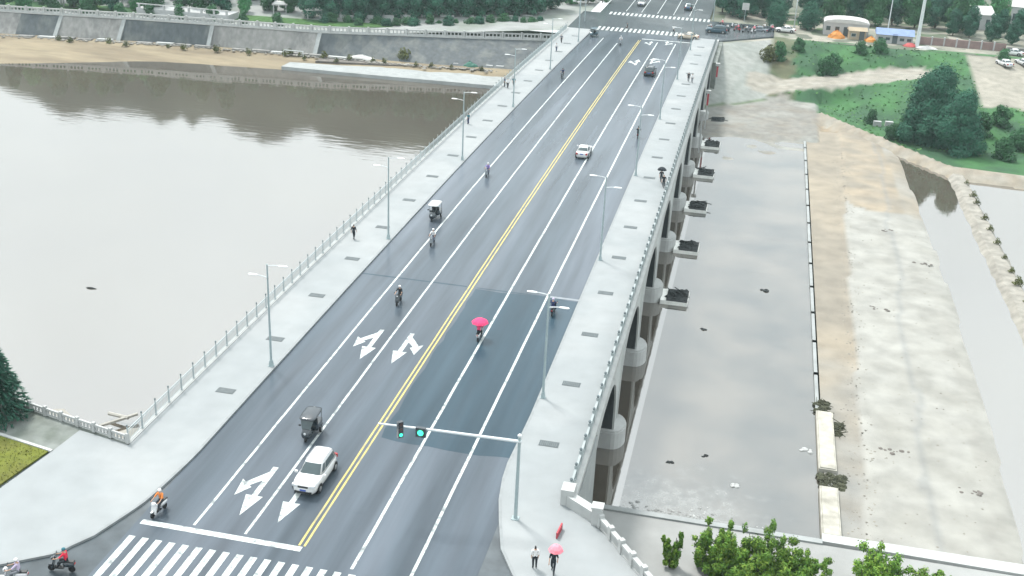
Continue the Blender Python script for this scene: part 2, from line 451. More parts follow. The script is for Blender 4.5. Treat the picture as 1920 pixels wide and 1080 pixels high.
# ================================================================== SETTING: water, road, pavements
kind(MB().quad((-700, 66, -9.6), (18, 66, -9.6), (18, 252, -9.6), (-700, 252, -9.6)).build('river_water', M['water']))
kind(MB().quad((18, 74, -9.6), (34.4, 74, -9.6), (34.4, 215, -9.6), (18, 215, -9.6)).build('weir_pool_water', M['water_right']))
kind(MB().quad((50, 60, -9.6), (58.6, 60, -9.6), (58.6, 215, -9.6), (50, 215, -9.6)).build('channel_water', M['water']))
kind(MB().quad((58.6, 60, -9.55), (300, 60, -9.55), (300, 205, -9.55), (58.6, 205, -9.55)).build('pond_water', M['water']))

YS = frange(40, 252, 3)
road = MB().strip(-11.3, 11.6, YS).build('road', M['asphalt']); kind(road)
jn = MB()
jn.quad((-90, 5, zr(40)-.15), (60, 5, zr(40)-.15), (60, 40, zr(40)-.012), (-90, 40, zr(40)-.012))
for a, b in zip(frange(40, 66, 2), frange(40, 66, 2)[1:]):
    jn.quad((-60, a, zr(a)-.012), (17, a, zr(a)-.012), (17, b, zr(b)-.012), (-60, b, zr(b)-.012))
kind(jn.build('near_junction', M['asphalt_side']))
ZF = zr(251)
fj = MB()
fj.prism(ccw([(-17, 252), (16.5, 252), (27.5, 262.5), (27.5, 275.5), (-17, 275.5)]), ZF, ZF-.4)
fj.quad((-13, 275.5, ZF), (12.5, 275.5, ZF), (12.5, 900, ZF), (-13, 900, ZF))
kind(fj.build('far_junction', M['asphalt_side']))

def part_of_road(name, mb, m, lab=None):
    o = mb.build(name, m, road)
    if lab: o['label'] = lab
    return o
# newer dark asphalt between the centre line and the right kerb
def patch_mesh():
    mb = MB(); rnd = random.Random(2); ys = frange(71.6, 100.6, 1.5); n = 8
    for j, y in enumerate(ys):
        for i in range(n+1):
            x = .55+10.3*i/n
            if i in (0, n): x += rnd.uniform(-.10, .10)
            yy = y
            if j == len(ys)-1: yy = 100.9-.35*math.sin(i*.9)*.6+rnd.uniform(-.1, .1)
            if j == 0: yy = 71.4+.2*math.sin(i*.8+1)+rnd.uniform(-.15, .15)
            mb.v.append((x, yy, zr(yy)+.004))
    for j in range(len(ys)-1):
        for i in range(n):
            a = j*(n+1)+i; mb.f.append((a, a+1, a+n+2, a+n+1))
    return mb
part_of_road('asphalt_patch', patch_mesh(), M['asphalt_new'], 'darker teal asphalt patch right of the double yellow line')
part_of_road('expansion_joint', MB().strip(7.9, 11.1, [101.05, 101.45], .007), M['joint'])
part_of_road('expansion_joint', MB().strip(.6, 7.85, [101.05, 101.25], .007), M['asphalt_new'])
part_of_road('expansion_joint', MB().strip(-11.1, -.4, [101.05, 101.3], .006), M['asphalt_new'])
LN = {'a': -7.54, 'b': -3.95, 'c': 3.88, 'd': 7.65}
def wobble_line(x, w, y0, y1, dz=.008):
    """painted line with slightly uneven edges"""
    mb = MB(); ys = frange(y0, y1, 2.4); i = 0
    rnd = random.Random(int(x*100)+int(y0))
    for y in ys:
        a = rnd.uniform(-.012, .012)
        mb.v += [(x-w/2+a, y, zr(y)+dz), (x+w/2+a+rnd.uniform(-.008, .008), y, zr(y)+dz)]
    for k in range(len(ys)-1):
        mb.f.append((2*k, 2*k+1, 2*k+3, 2*k+2))
    return mb
part_of_road('lane_line', wobble_line(LN['a'], .19, 57.8, 243), M['paint'])
part_of_road('lane_line', wobble_line(LN['b'], .19, 57.8, 238), M['paint'])
part_of_road('lane_line', wobble_line(LN['c'], .22, 56.2, 243), M['paint'])
part_of_road('lane_line', wobble_line(LN['d'], .22, 54.5, 243), M['paint'])
part_of_road('centre_line', wobble_line(-.17, .15, 57.6, 244), M['paint_yellow'])
part_of_road('centre_line', wobble_line(.19, .15, 57.6, 244), M['paint_yellow'])
part_of_road('stop_line', MB().strip(-11.0, .12, [57.0, 57.5], .011), M['paint'])
part_of_road('stop_line', MB().strip(.3, 10.6, [245.6, 246.2], .011), M['paint'])
for i in range(22):
    x = -11.0+.93*i
    part_of_road('crosswalk_stripe', MB().strip(x, x+.45, [51.0, 53.5, 55.7], .010), M['paint'])
fj_o = bpy.data.objects['far_junction']
def far_stripe(x, y0, y1):
    MB().quad((x, y0, ZF+.005), (x+.5, y0, ZF+.005), (x+.5, y1, ZF+.005), (x, y1, ZF+.005)).build('crosswalk_stripe', M['paint'], fj_o)
for i in range(22):
    far_stripe(-10.6+1.0*i, 253.0, 257.4)
for i in range(24):
    far_stripe(-10.8+1.0*i, 274.0, 277.6)
for x in (-7.5, -3.8, 0, 3.8, 7.6):
    MB().quad((x, 280, ZF+.005), (x+.16, 280, ZF+.005), (x+.16, 420, ZF+.005), (x, 420, ZF+.005)).build('lane_line', M['paint'], fj_o)

def arrow(x, y, turn, flip=1, sc=1.0, straight=True):
    """lane arrow; heads towards -y when flip=1 (traffic coming to the camera), +y when flip=-1"""
    mb = MB()
    def T(px, py): return (x+px*flip*-1*sc, y-py*flip*sc, zr(y-py*flip*sc)+.012)
    # local: +py = driving direction, +px = driver's right
    def P(*pts):
        i = len(mb.v); q = [T(*p) for p in pts]; mb.v += q; mb.f.append(tuple(range(i, i+len(q))) if flip != 0 else ())
    if straight:
        P((-.2, -3), (.2, -3), (.2, .7), (-.2, .7))
        P((-.62, .7), (.62, .7), (0, 3.1))
    if turn:
        t = turn
        pts = [(.2*t, -2.3), (1.25*t, -.75), (1.0*t, -.2), (.2*t, -1.2)]
        P(*(pts if t > 0 else pts[::-1]))
        tri = [(.62*t, -.2), (1.6*t, -1.0), (1.35*t, 1.0)]
        P(*(tri if t > 0 else tri[::-1]))
    if not straight:
        P((-.13, -3), (.13, -3), (.13, -1), (-.13, -1))
    o = mb.build('lane_arrow', M['paint'], road)
    me = o.data
    # make every face look up
    for p in me.polygons:
        if p.normal.z < 0: p.flip()
    return o
arrow(-5.15, 86.4, 1); arrow(-2.35, 86.4, -1)
arrow(-5.2, 62.7, 1); arrow(-2.45, 62.6, 0)
arrow(2.4, 218.6, -1, -1); arrow(5.0, 221.4, 1, -1)
arrow(2.6, 241.4, -1, -1, .8); arrow(5.8, 243, 1, -1, .8)
# tyre-polished darker tracks and worn repairs
for x0, x1, y0, y1 in ((1.2, 2.9, 62, 69.5), (-9.6, -8.2, 74, 79)):
    part_of_road('asphalt_repair', MB().strip(x0, x1, frange(y0, y1, 2), .0045), M['asphalt'])

# ---- pavements
YB = frange(66, 252, 3)
pl = MB().strip(-16.42, -11.42, YB, .14, -.2).build('pavement', M['pave']); kind(pl)
MB().strip(-11.42, -11.22, YB, .15, -.2).build('kerb', M['kerb'], pl)
pr_ = MB().strip(10.95, 15.46, frange(78, 252, 3), .14, -.2).build('pavement', M['pave']); kind(pr_)
MB().strip(10.75, 10.95, frange(78, 252, 3), .15, -.2).build('kerb', M['kerb'], pr_)
zp = lambda d: (lambda x, y: zr(y)+d)
# left plaza: kerb edge curves away to the left
KL = [(-11.22, 66), (-11.3, 64.2), (-11.55, 61.1), (-11.8, 59.1), (-12.25, 57.4), (-13.0, 54.9), (-14.4, 52.5), (-16.9, 50.7), (-20, 49.4), (-26, 48.2), (-40, 47.4)]
def ribbon(pts, w, dz0, dz1):
    """kerb along a plan polyline, w to the left of travel"""
    mb = MB(); n = len(pts); q = []
    for k, (x, y) in enumerate(pts):
        a = Vector(pts[max(k-1, 0)]); b = Vector(pts[min(k+1, n-1)]); d = (b-a).normalized(); nn = Vector((-d.y, d.x))
        q.append((x+nn.x*w, y+nn.y*w))
    for k in range(n-1):
        (x0, y0), (x1, y1), (a0, b0), (a1, b1) = pts[k], pts[k+1], q[k], q[k+1]
        T = lambda x, y, d: (x, y, zr(y)+d)
        mb.quad(T(x0, y0, dz1), T(a0, b0, dz1), T(a1, b1, dz1), T(x1, y1, dz1))
        mb.quad(T(x0, y0, dz0), T(x0, y0, dz1), T(x1, y1, dz1), T(x1, y1, dz0))
        mb.quad(T(a0, b0, dz0), T(a1, b1, dz0), T(a1, b1, dz1), T(a0, b0, dz1))
    return mb, q
kmb, KLi = ribbon(KL, -.2, -.2, .15)
# plaza polygon from the inside kerb edge round by the river wall; split in two slabs by the seam
seam = [(-14.15, 53.1), (-14.3, 61.4), (-16.2, 65.2)]
inner = KLi[:]
east = [p for p in inner if p[0] > -14.3 or p[1] > 53] 
polyE = [(-16.42, 66.0), (-16.42, 65.3)]+[(-14.12, 52.75)]+[p for p in reversed(inner) if p[1] > 53.0 and p[0] > -14.3]
polyE = [p for p in polyE]
PW = [p for p in inner if p[0] < -14.3]
polyW = [(-14.12, 52.75)]+PW+[(-40, 62.5), (-21.9, 57.4), (-21.15, 63.1), (-20.9, 66.2), (-16.42, 65.3)]
plz = MB().prism(ccw(polyW), zp(.136), zp(-.25)).build('plaza_pavement', M['pave']); kind(plz)
MB().prism(ccw(polyE), zp(.14), zp(-.25)).build('plaza_slab', M['pave'], plz)
kmb.build('kerb', M['kerb'], plz)
# right corner: kerb bulges into the road then curves right
KR = [(10.75, 78), (10.62, 73), (10.55, 70.7), (10.65, 68.6), (11.0, 66), (11.6, 63.5), (12.4, 60.6), (13.7, 58.2), (15.6, 55.6), (18, 53.6), (22, 52.0), (30, 51)]
kmb, KRi = ribbon(KR, .2, -.2, .15)
prc = MB().prism(ccw(KRi+[(30, 60), (22.4, 60.0), (18.2, 64.4), (15.46, 67), (15.46, 78)]), zp(.14), zp(-.25)).build('corner_pavement', M['pave']); kind(prc)
kmb.build('kerb', M['kerb'], prc)

# ---- near left: grass corner, river wall, mud bank
kind(MB().prism(ccw([(-60, 72), (-60, 62), (-40, 62.6), (-22.2, 57.9), (-21.45, 63.0), (-25.9, 63.9), (-42, 67.2)]), zp(.12), zp(-.4)).build('grass_plot_ground', M['grass_olive']))
wk = MB().prism(ccw([(-60, 74), (-42, 67.3), (-25.9, 64.0), (-21.1, 63.1), (-20.8, 66.4), (-26, 67.6), (-60, 78)]), zp(.13), zp(-.4)).build('riverside_path', M['concrete_old']); kind(wk)
MB().prism(ccw([(-42, 67.2), (-25.9, 63.9), (-21.2, 62.95), (-21.2, 63.2), (-25.9, 64.15), (-42, 67.45)]), zp(.2), zp(.05)).build('kerb', M['white_stone'], wk)
bl = MB()
rnd = random.Random(3)
for k in range(2600):
    x = rnd.uniform(-34, -21.6); y = rnd.uniform(58, 66)
    if y < 57.9+(x+22.2)*-.19 or y > 63.0+(-21.45-x)*.21-.15: continue
    z = zr(y)+.12; a = rnd.uniform(0, PI); h = rnd.uniform(.06, .14); w = .035
    dx, dy = math.cos(a)*w, math.sin(a)*w
    bl.tri((x-dx, y-dy, z), (x+dx, y+dy, z), (x+rnd.uniform(-.05, .05), y+rnd.uniform(-.05, .05), z+h))
kind(bl.build('grass_blades', M['grass_blade']), 'stuff')
rw = thing('river_wall', 'old grey retaining wall of the near left bank under the low white railing', 'wall', (-30, 68, -10))
rw['abs'] = 1
MB().prism(ccw([(-62, 78.5), (-26, 68.0), (-16.6, 65.7), (-16.4, 65.2), (-26, 67.3), (-62, 77.5)]), zp(.1), -11).build('wall_face', M['concrete_old'], rw)
mbk = MB()
rnd = random.Random(5)
prev = None
for i in range(36):
    x = -70+i*1.5; yb = 66+max(0, -(x+17)*.28); yo = 80.5+(-(x+16))*.085+math.sin(x*.7)*1.2+rnd.uniform(-.5, .5)
    row = [(x, yb, -8.6), (x, (yb+yo)/2, -9.1+rnd.uniform(-.1, .1)), (x, yo-1.2, -9.45+rnd.uniform(-.05, .05)), (x, yo, -9.66)]
    if prev:
        for a in range(3): mbk.quad(prev[a], row[a], row[a+1], prev[a+1])
    prev = row
for f in range(len(mbk.f)): pass
kind(mbk.build('mud_bank', mat('bank_mud', (.235, .225, .20), .7, .15, .8, .3, bump=.4, bscale=3)))

# ---- near right: quay below the corner pavement
q = MB()
q.box(16.45, 90, 40, 79.4, -11, -8.6)
qy = kind(q.build('lower_quay', mat('quay', (.245, .25, .245), .7, .08, .5, .3, bump=.2, second=(.215, .22, .215), sscale=.12)))
MB().box(16.45, 34.3, 79.4, 80.0, -11, -8.45).build('edge_stone', M['concrete'], qy)
MB().prism(ccw([(34.3, 79.8), (52, 79.6), (70, 79.5), (70, 81.2), (52, 81.0), (34.3, 80.9)]), -8.5, -11).build('edge_stone', M['white_stone'], qy)
rr = MB()   # foam and stones washed up along the quay edge
rnd = random.Random(9)
def pebble(mb, x, y, z, r, rnd, flat=.55):
    n = 6; i = len(mb.v)
    for lv, (rr_, h) in enumerate(((.8, 0), (1, .35), (.55, .9))):
        for j in range(n):
            a = 2*PI*j/n+lv*.3; k = rnd.uniform(.75, 1.2)*r*rr_
            mb.v.append((x+math.cos(a)*k, y+math.sin(a)*k, z+h*r*flat))
    mb.f.append(tuple(i+12+j for j in range(n)))
    for lv in (0, 1):
        for j in range(n):
            mb.f.append((i+lv*n+j, i+lv*n+(j+1) % n, i+(lv+1)*n+(j+1) % n, i+(lv+1)*n+j))
for k in range(620):
    t = rnd.random(); x = 18.0+t*12; y = 80.2+abs(rnd.gauss(0, 1.1))*(1 if t < .7 else .6)
    pebble(rr, x, y, -9.66, rnd.uniform(.05, .26), rnd)
kind(rr.build('washed_up_rubble', mat('rubble', (.24, .245, .24), .8, .35, 1.5)), 'stuff')

# ================================================================== TERRAIN: dry river bed on the right
def hnoise(x, y, s=1.0, seed=0):
    from mathutils import noise
    return noise.noise(Vector((x*s+seed*17.3, y*s-seed*9.1, seed*3.7)))
def grid(name, xs, ys, hf, cf, m, parent=None):
    nx, ny = len(xs), len(ys)
    v = [(x, y, hf(x, y)) for y in ys for x in xs]
    f = [(j*nx+i, j*nx+i+1, (j+1)*nx+i+1, (j+1)*nx+i) for j in range(ny-1) for i in range(nx-1)]
    me = bpy.data.meshes.new(name); me.from_pydata(v, [], f)
    me.materials.append(m)
    ca = me.color_attributes.new('Col', 'FLOAT_COLOR', 'POINT')
    buf = []
    for (x, y, z) in v:
        c = cf(x, y); buf += [c[0], c[1], c[2], 1]
    ca.data.foreach_set('color', buf)
    me.polygons.foreach_set('use_smooth', [True]*len(me.polygons))
    return kind(link(name, me, parent))
def mix3(a, b, t):
    t = max(0, min(1, t)); return tuple(a[i]*(1-t)+b[i]*t for i in range(3))
SILT = (.240, .238, .218); MUD = (.168, .150, .120); WET = (.13, .14, .145)
def bed_edge(y): return 38.0+(y-84)*.022 + .35*hnoise(0, y, .15, 2)      # mud | pale slab
def bed_right(y): return 50.4+.9*math.sin((y-80)/120*PI)+.5*hnoise(3, y, .12, 4)
def bed_h(x, y):
    e, r = bed_edge(y), bed_right(y)
    z = -9.5+.05*hnoise(x, y, .4, 1)
    if x < 35.2: z = -9.42
    elif x < e: z = -9.46+.04*hnoise(x, y, .5, 3)
    elif x < r: z = -9.25+.06*hnoise(x, y, .25, 5)-.35*max(0, (x-r+3)/3)**2
    else: z = -9.75-.1*(x-r)
    return z
def bed_c(x, y):
    e, r = bed_edge(y), bed_right(y)
    n1, n2 = hnoise(x, y, .1, 6), hnoise(x, y, .3, 7)
    if x < e:
        c = mix3(MUD, (.215, .185, .140), .5+n1)
        if y < 118: c = mix3(c, (.185, .185, .172), .55+.5*n2-(y-100)/60)
        return c
    if y > 172+6*n1-(x-40)*.55: c = mix3(MUD, (.24, .2, .145), .5+n2)
    else: c = mix3(SILT, (.195, .192, .172), .35+n2*1.1)
    if abs((x-44.5)-(y-120)*.03+1.2*n1) < .3: c = mix3(c, WET, .35)
    if x > r-2.5: c = mix3(c, (.21, .205, .185), .4+n1)
    return c
grid('river_bed', frange(34.9, 53, .55), frange(80.8, 213, 1.2), bed_h, bed_c, M['riverbed'])
weir = thing('weir_wall', 'long straight pale concrete weir lip between brown pool and dry bed', 'weir', (34.6, 145, -10), absolute=True)
for i, y in enumerate(frange(103.2, 208, 8.7)[:-1]):
    MB().box(34.38, 34.74, y+.005, y+8.69, -11, -9.36).build('lip_section', M['concrete'], weir)
for nm, (y0, y1), lab in (('weir_block', (81.6, 89.2), 'pale concrete block of the weir nearest the quay edge'), ('weir_block', (92.0, 103.0), 'long pale concrete weir block beyond the dark gap')):
    b = thing(nm, lab, 'block', (35.3, (y0+y1)/2, -10), absolute=True, group='weir end blocks')
    MB().box(34.35, 36.0, y0, y1, -11, -9.15, .04).build('block_body', M['block_stone'], b)
    MB().box(34.5, 35.85, y0+.15, y1-.15, -9.15, -9.05, .03).build('cap_slab', M['block_stone'], b)
for x0, x1, y0, y1, lab in ((34.5, 36.6, 89.4, 91.8, 'dark weedy debris heap in the gap between the two weir blocks'), (36.1, 36.8, 99, 101.5, 'dark debris heap along the land side of the far weir block'), (34.4, 35.6, 103.2, 105.6, 'dark debris heap at the far end of the long weir block')):
    rnd = random.Random(int(y0)); mb = MB()
    for k in range(46):
        pebble(mb, rnd.uniform(x0, x1), rnd.uniform(y0, y1), -9.55, rnd.uniform(.14, .42), rnd, .8)
    for k in range(14):
        a = rnd.uniform(0, PI); L = rnd.uniform(.3, .8); cx, cy = rnd.uniform(x0, x1), rnd.uniform(y0, y1)
        mb.tube([(cx-L*math.cos(a), cy-L*math.sin(a), -9.3), (cx+L*math.cos(a), cy+L*math.sin(a), -9.15)], .035, 4)
    tag(mb.build('debris_heap', M['weed_dark']), lab, 'debris')
# narrow weedy levee between channel and pond
lv = MB(); prev = None
rnd = random.Random(21)
for k in range(62):
    y = 196-k*2.0; x = 58.6+.9*math.sin((196-y)/90)+rnd.uniform(-.18, .18); w = .75+.35*(196-y)/120
    row = [(x-w-.9, y, -9.8), (x-w, y, -8.95+rnd.uniform(-.1, .1)), (x+w, y, -8.95+rnd.uniform(-.1, .1)), (x+w+.9, y, -9.8)]
    if prev:
        for a in range(3): lv.quad(row[a], row[a+1], prev[a+1], prev[a])
    prev = row
kind(lv.build('levee', mat('levee_earth', (.22, .21, .185), .85, .25, .8, .2, bump=.4)))

# ---- far right bank
GR = (.032, .105, .032); GR2 = (.022, .066, .030); DIRT = (.24, .225, .19); CONC = (.2, .205, .19); PATH = (.235, .225, .195); DRY = (.17, .13, .085)
def lerp(a, b, t): return a+(b-a)*max(0, min(1, t))
def seg_d(px, py, ax, ay, bx, by):
    dx, dy = bx-ax, by-ay; t = max(0, min(1, ((px-ax)*dx+(py-ay)*dy)/(dx*dx+dy*dy)))
    return math.hypot(px-ax-t*dx, py-ay-t*dy), t
def toe(x):      # where the bank's toe meets bed / pool
    if x < 23: return 203+(x-16)*.4
    if x < 36: return 205.8
    return 222-(x-37.5)*1.45 if x < 58 else 192-(x-58)*.1
def bank_h(x, y):
    t0 = toe(x)
    z = -9.55
    if x < 37:
        z = lerp(-9.62, -9.1, (y-t0+2)/3) if y < 232 else lerp(-9.1, -2.15, (y-232)/28)
        if y >= 205 and y < 232: z = lerp(-9.1, -8.9, (y-205)/27)
    else:
        crest = math.exp(-((y-t0-1.5)/1.9)**2)*1.15
        z = -9.45+crest
        st = t0+20 if x < 58 else 214
        en = 262
        if y > st: z = lerp(-9.4, -2.15, (y-st)/(en-st))
        if y < t0-2: z = -9.9
    d, t = seg_d(x, y, 27, 237.5, 57, 251)
    if d < 7: z = lerp(lerp(-7.4, -4.9, t), z, (d-4)/3)
    if x < 30:
        s = (x-17.5)*-.65+(y-222)*.76
        zs = lerp(-8.9, -2.05, s/22.5)
        z = lerp(zs, z, (x-27)/3) if s > 0 else z
    return z+.08*hnoise(x, y, .3, 8)
def bank_c(x, y):
    t0 = toe(x); n1 = hnoise(x, y, .16, 9); n2 = hnoise(x, y, .5, 10)
    d, t = seg_d(x, y, 27, 237.5, 57, 251)
    s0 = (x-17.5)*-.65+(y-222)*.76
    if y > 264+2*n1 or (x < 27.3 and s0 >= 22.5): return mix3(DIRT, (.15, .16, .13), .5+n1)
    if d < 4.5+n1: return mix3(PATH, (.2, .185, .155), .5+n2)
    s = (x-17.5)*-.65+(y-222)*.76
    if x < 27.3 and 0 < s < 22.5:
        if s < .7: return (.09, .12, .07)
        return mix3((.215, .225, .21), (.18, .195, .18), .3+n1+(.5 if (y-222) < (x-17.5)*3.6 else 0))  # shading between the slope's two faces put into the colour
    if x < 37 and y < 233+2*n1:
        c = mix3(CONC, (.16, .155, .14), .5+n1*1.3)
        return mix3(c, DRY, .5*max(0, n2))
    if x >= 37 and y < t0+3.2 and y > t0-3 and x < 75: return mix3(PATH, DRY, .35+n2*.4)
    if x >= 37 and y <= t0-3: return mix3(DRY, (.24, .2, .145), .5+n1)
    if x > 68 and y > 232+4*n1 and y < 262 and x < 80: return mix3(DIRT, (.2, .19, .16), .5+n1)
    if x < 33+3*n1: return mix3((.10, .095, .055), GR2, .5+n1)
    return mix3(GR2, GR, .55+n1*1.2+.3*n2)
grid('river_bank', frange(15.8, 130, 1.1), frange(188, 300, 1.1), bank_h, bank_c, M['terrain'])

# ---- far left: sand, sill, promenade
TOP = [(-400, 205), (-135, 229), (-110, 232.5), (-92, 234), (-67, 236), (-40, 243), (-16, 250)]
BASE = [(-400, 201), (-138, 225), (-101, 231), (-75, 232.6), (-43, 233.2), (-16, 236.5)]
SHORE = [(-400, 190), (-124, 204.5), (-97, 219), (-70, 222), (-26, 223.2), (-16, 223.5)]
sb = MB(); prev = None
rnd = random.Random(31)
for i in range(150):
    x = -400+i*2.6
    if x > -14: break
    ys0 = interp(SHORE, x)+.6*hnoise(x, 0, .2, 3); yb = interp(BASE, x)+.5
    row = [(x, ys0-3, -9.9), (x, ys0, -9.58)]+[(x, ys0+(yb-ys0)*t, -9.5+t*1.0+.12*hnoise(x, t*20, .25, 5)) for t in (.25, .5, .75)]+[(x, yb, -8.35)]
    if prev:
        for a in range(5): sb.quad(prev[a], row[a], row[a+1], prev[a+1])
    prev = row
kind(sb.build('sand_beach', M['sand'], smooth=True))
kind(MB().prism(ccw([(-71, 221.6), (-50, 221.6), (-28.5, 222.2), (-14, 222.4), (-14, 235), (-43, 231.5), (-60, 227.4), (-71, 226.2)]), -8.9, -10.5).build('concrete_sill', M['concrete']))
rb = MB()
for k in range(420):
    t = rnd.random(); x = -140+t*112; y = interp(BASE, x)-.8-abs(rnd.gauss(0, .8))
    pebble(rb, x, y, -8.5, rnd.uniform(.15, .5), rnd)
kind(rb.build('bank_rubble', mat('bank_rubble', (.19, .18, .16), .85, .4, .4)), 'stuff')
pm = MB(); prev = None
for x in frange(-400, -15.5, 4):
    yt = interp(TOP, x)
    rise = lerp(-4.2, -1.95, (x+60)/40)
    row = [(x, yt+.2, rise), (x, yt+10, rise), (x, yt+25, lerp(rise, -1.95, .6)), (x, 300, -1.95)]
    if prev:
        for a in range(3): pm.quad(prev[a], row[a], row[a+1], prev[a+1])
    prev = row
kind(pm.build('promenade', mat('promenade', (.21, .22, .215), .8, .15, .3, .3, second=(.15, .17, .15), sscale=.08)))
# land to the horizon
g = MB()
g.quad((-950, 299.5, -2.05), (-13.2, 299.5, -2.05), (-13.2, 950, -2.05), (-950, 950, -2.05))
g.quad((12.6, 262, -2.16), (130, 262, -2.16), (130, 950, -2.05), (12.6, 950, -2.05))
g.quad((129, 188, -2.3), (950, 188, -2.3), (950, 950, -2.3), (129, 950, -2.3))
g.quad((-13.3, 262, -2.0), (12.7, 262, -2.0), (12.7, 950, -2.0), (-13.3, 950, -2.0))
g.quad((-950, -400, -12), (950, -400, -12), (950, 300, -12), (-950, 300, -12))
kind(g.build('ground', M['land']))
def hill_h(x, y):
    top = interp([(-310, 74), (-255, 83), (-200, 86), (-164, 93), (-95, 82), (0, 46)], x)+2*math.sin(x*.055)+3*math.sin(x*.13)
    t = (y-395)/60
    b = max(0, min(1, t)); b = b*b*(3-2*b)
    return -3+top*b*(.9+.1*hnoise(x, y, .02, 2))+(8*abs(hnoise(x, y, .09, 3))+5.0*abs(hnoise(x, y, .22, 4)))*b
grid('wooded_hill', frange(-460, 300, 5), frange(390, 520, 5), hill_h, lambda x, y: (1, 1, 1), M['forest'])
# road embankment at the far abutment
kind(MB().box(-17, 17, 229.3, 252, -11, -1.95).build('embankment', M['concrete_old']))

# ================================================================== BRIDGE
br = thing('arch_bridge', 'long pale concrete arch bridge carrying the six lane road over the river', 'bridge', (0, 74, -10), absolute=True)
PIER = [75.3+17.2*k for k in range(10)]
HS = 7.25
MB().strip(-16.3, 15.68, frange(77.4, 230, 4), -.24, -.85).build('deck_slab', M['concrete'], br)
def intrados(y, yc, hs=HS, spring=-8.4):
    t = (y-yc)/hs
    crown = zr(yc)-1.0
    if abs(t) >= 1: return spring
    return spring+(crown-spring)*(1-abs(t)**2.9)**(1/2.9)
for k in range(9):
    ya, yb = PIER[k], PIER[k+1]; yc = (ya+yb)/2
    CA = lambda a: math.copysign(abs(math.cos(a))**(2/2.9), math.cos(a)); SA = lambda a: abs(math.sin(a))**(2/2.9)
    ys = [ya, yc-HS]+[yc-HS*CA(a) for a in [PI*i/30 for i in range(1, 30)]]+[yc+HS, yb]
    for x0, x1 in ((-16.4, -16.3), (15.94, 16.04)):
        mb = MB()
        i = len(mb.v); n = len(ys)
        for y in ys:
            b = intrados(y, yc) if yc-HS < y < yc+HS else -8.4
            tz = zr(y)-.12
            mb.v += [(x0, y, b), (x1, y, b), (x1, y, tz), (x0, y, tz)]
        for j in range(n-1):
            a = i+4*j; c = a+4
            mb.f += [(a, a+1, c+1, c), (a+1, a+2, c+2, c+1), (a+2, a+3, c+3, c+2), (a+3, a, c, c+3)]
        sp_ = mb.build('arch_span', M['fascia'], br)
    # vault
    mb = MB(); i = 0
    yv = ys[1:-1]
    for y in yv:
        b = intrados(y, yc) if yc-HS < y < yc+HS else -8.4
        mb.v += [(-16.3, y, b+.01), (15.94, y, b+.01)]
    for j in range(len(yv)-1):
        a = i+2*j; mb.f.append((a, a+2, a+3, a+1))
    mb.build('vault', M['soffit_shade'], sp_)
    # raised ring moulding round the opening, on both faces
    rg = MB()
    for x0, x1 in ((16.035, 16.11), (-16.46, -16.395)):
        rg = MB()
        i = len(rg.v); n = 0
        for a in [PI*q_/30 for q_ in range(31)]:
            cy, sz = CA(a), SA(a); crown = zr(yc)-1.0
            y0 = yc-HS*cy; z0 = -8.4+(crown+8.4)*sz
            y1 = yc-(HS+.42)*cy; z1 = -8.4+(crown+8.4+.42)*sz
            rg.v += [(x0, y0, z0), (x1, y0, z0), (x1, y1, z1), (x0, y1, z1)]; n += 1
        for j in range(n-1):
            a = i+4*j; c = a+4
            rg.f += [(a, a+1, c+1, c), (a+1, a+2, c+2, c+1), (a+2, a+3, c+3, c+2)]
        rg.build('arch_ring', M['white_stone'], sp_)
for k in range(1, 9):
    y = PIER[k]
    p = MB().box(-16.0, 16.0, y-1.28, y+1.28, -10.5, -8.39).build('pier', M['soffit_shade'], br)
    # pier base with rounded cutwater nose
    mb = MB()
    def nose(r, z0, z1, xa):
        pts = [(-xa, y-r), (xa, y-r)]+[(xa+r*.62*math.sin(a), y-r*math.cos(a)) for a in [PI*i/10 for i in range(1, 10)]]+[(xa, y+r), (-xa, y+r)]+[(-xa-r*.62*math.sin(a), y+r*math.cos(a)) for a in [PI*i/10 for i in range(1, 10)]]
        mb.prism(ccw(pts), z1, z0)
    nose(1.85, -10.6, -8.0, 15.95)
    nose(1.72, -8.0, -7.8, 15.92)
    mb.build('pier_base', M['white_stone'], p)
    if k >= 3:
        mb = MB().box(16.95, 20.2, y-1.75, y+1.9, -10.6, -9.12, .04)
        mb.build('pile_cap', M['cap_white'], br)
tag(MB().prism(ccw([(15.0, 77.5), (15.0, 57), (23.8, 57), (18.5, 64.7), (16.6, 66.9), (16.2, 67.2), (16.2, 77.5)]), -.75, -11).build('abutment_wall', M['concrete']), 'pale near abutment and retaining wall below the corner pavement', 'wall')
MB().box(-16.3, 14.95, 60, 77.4, -11, -1.0).build('abutment', M['concrete'], br)
for s, nm in ((1, 'coping'), (-1, 'coping')):
    x0, x1 = (15.46, 16.13) if s > 0 else (-16.82, -16.42)
    MB().strip(x0, x1, frange(67.6 if s > 0 else 65.5, 252, 3), .17 if s > 0 else .2, -.3).build('coping', M['white_stone'], br)
    if s > 0: MB().strip(16.035, 16.15, frange(77.6, 229, 3), -.40, -.62).build('string_course', M['white_stone'], br)
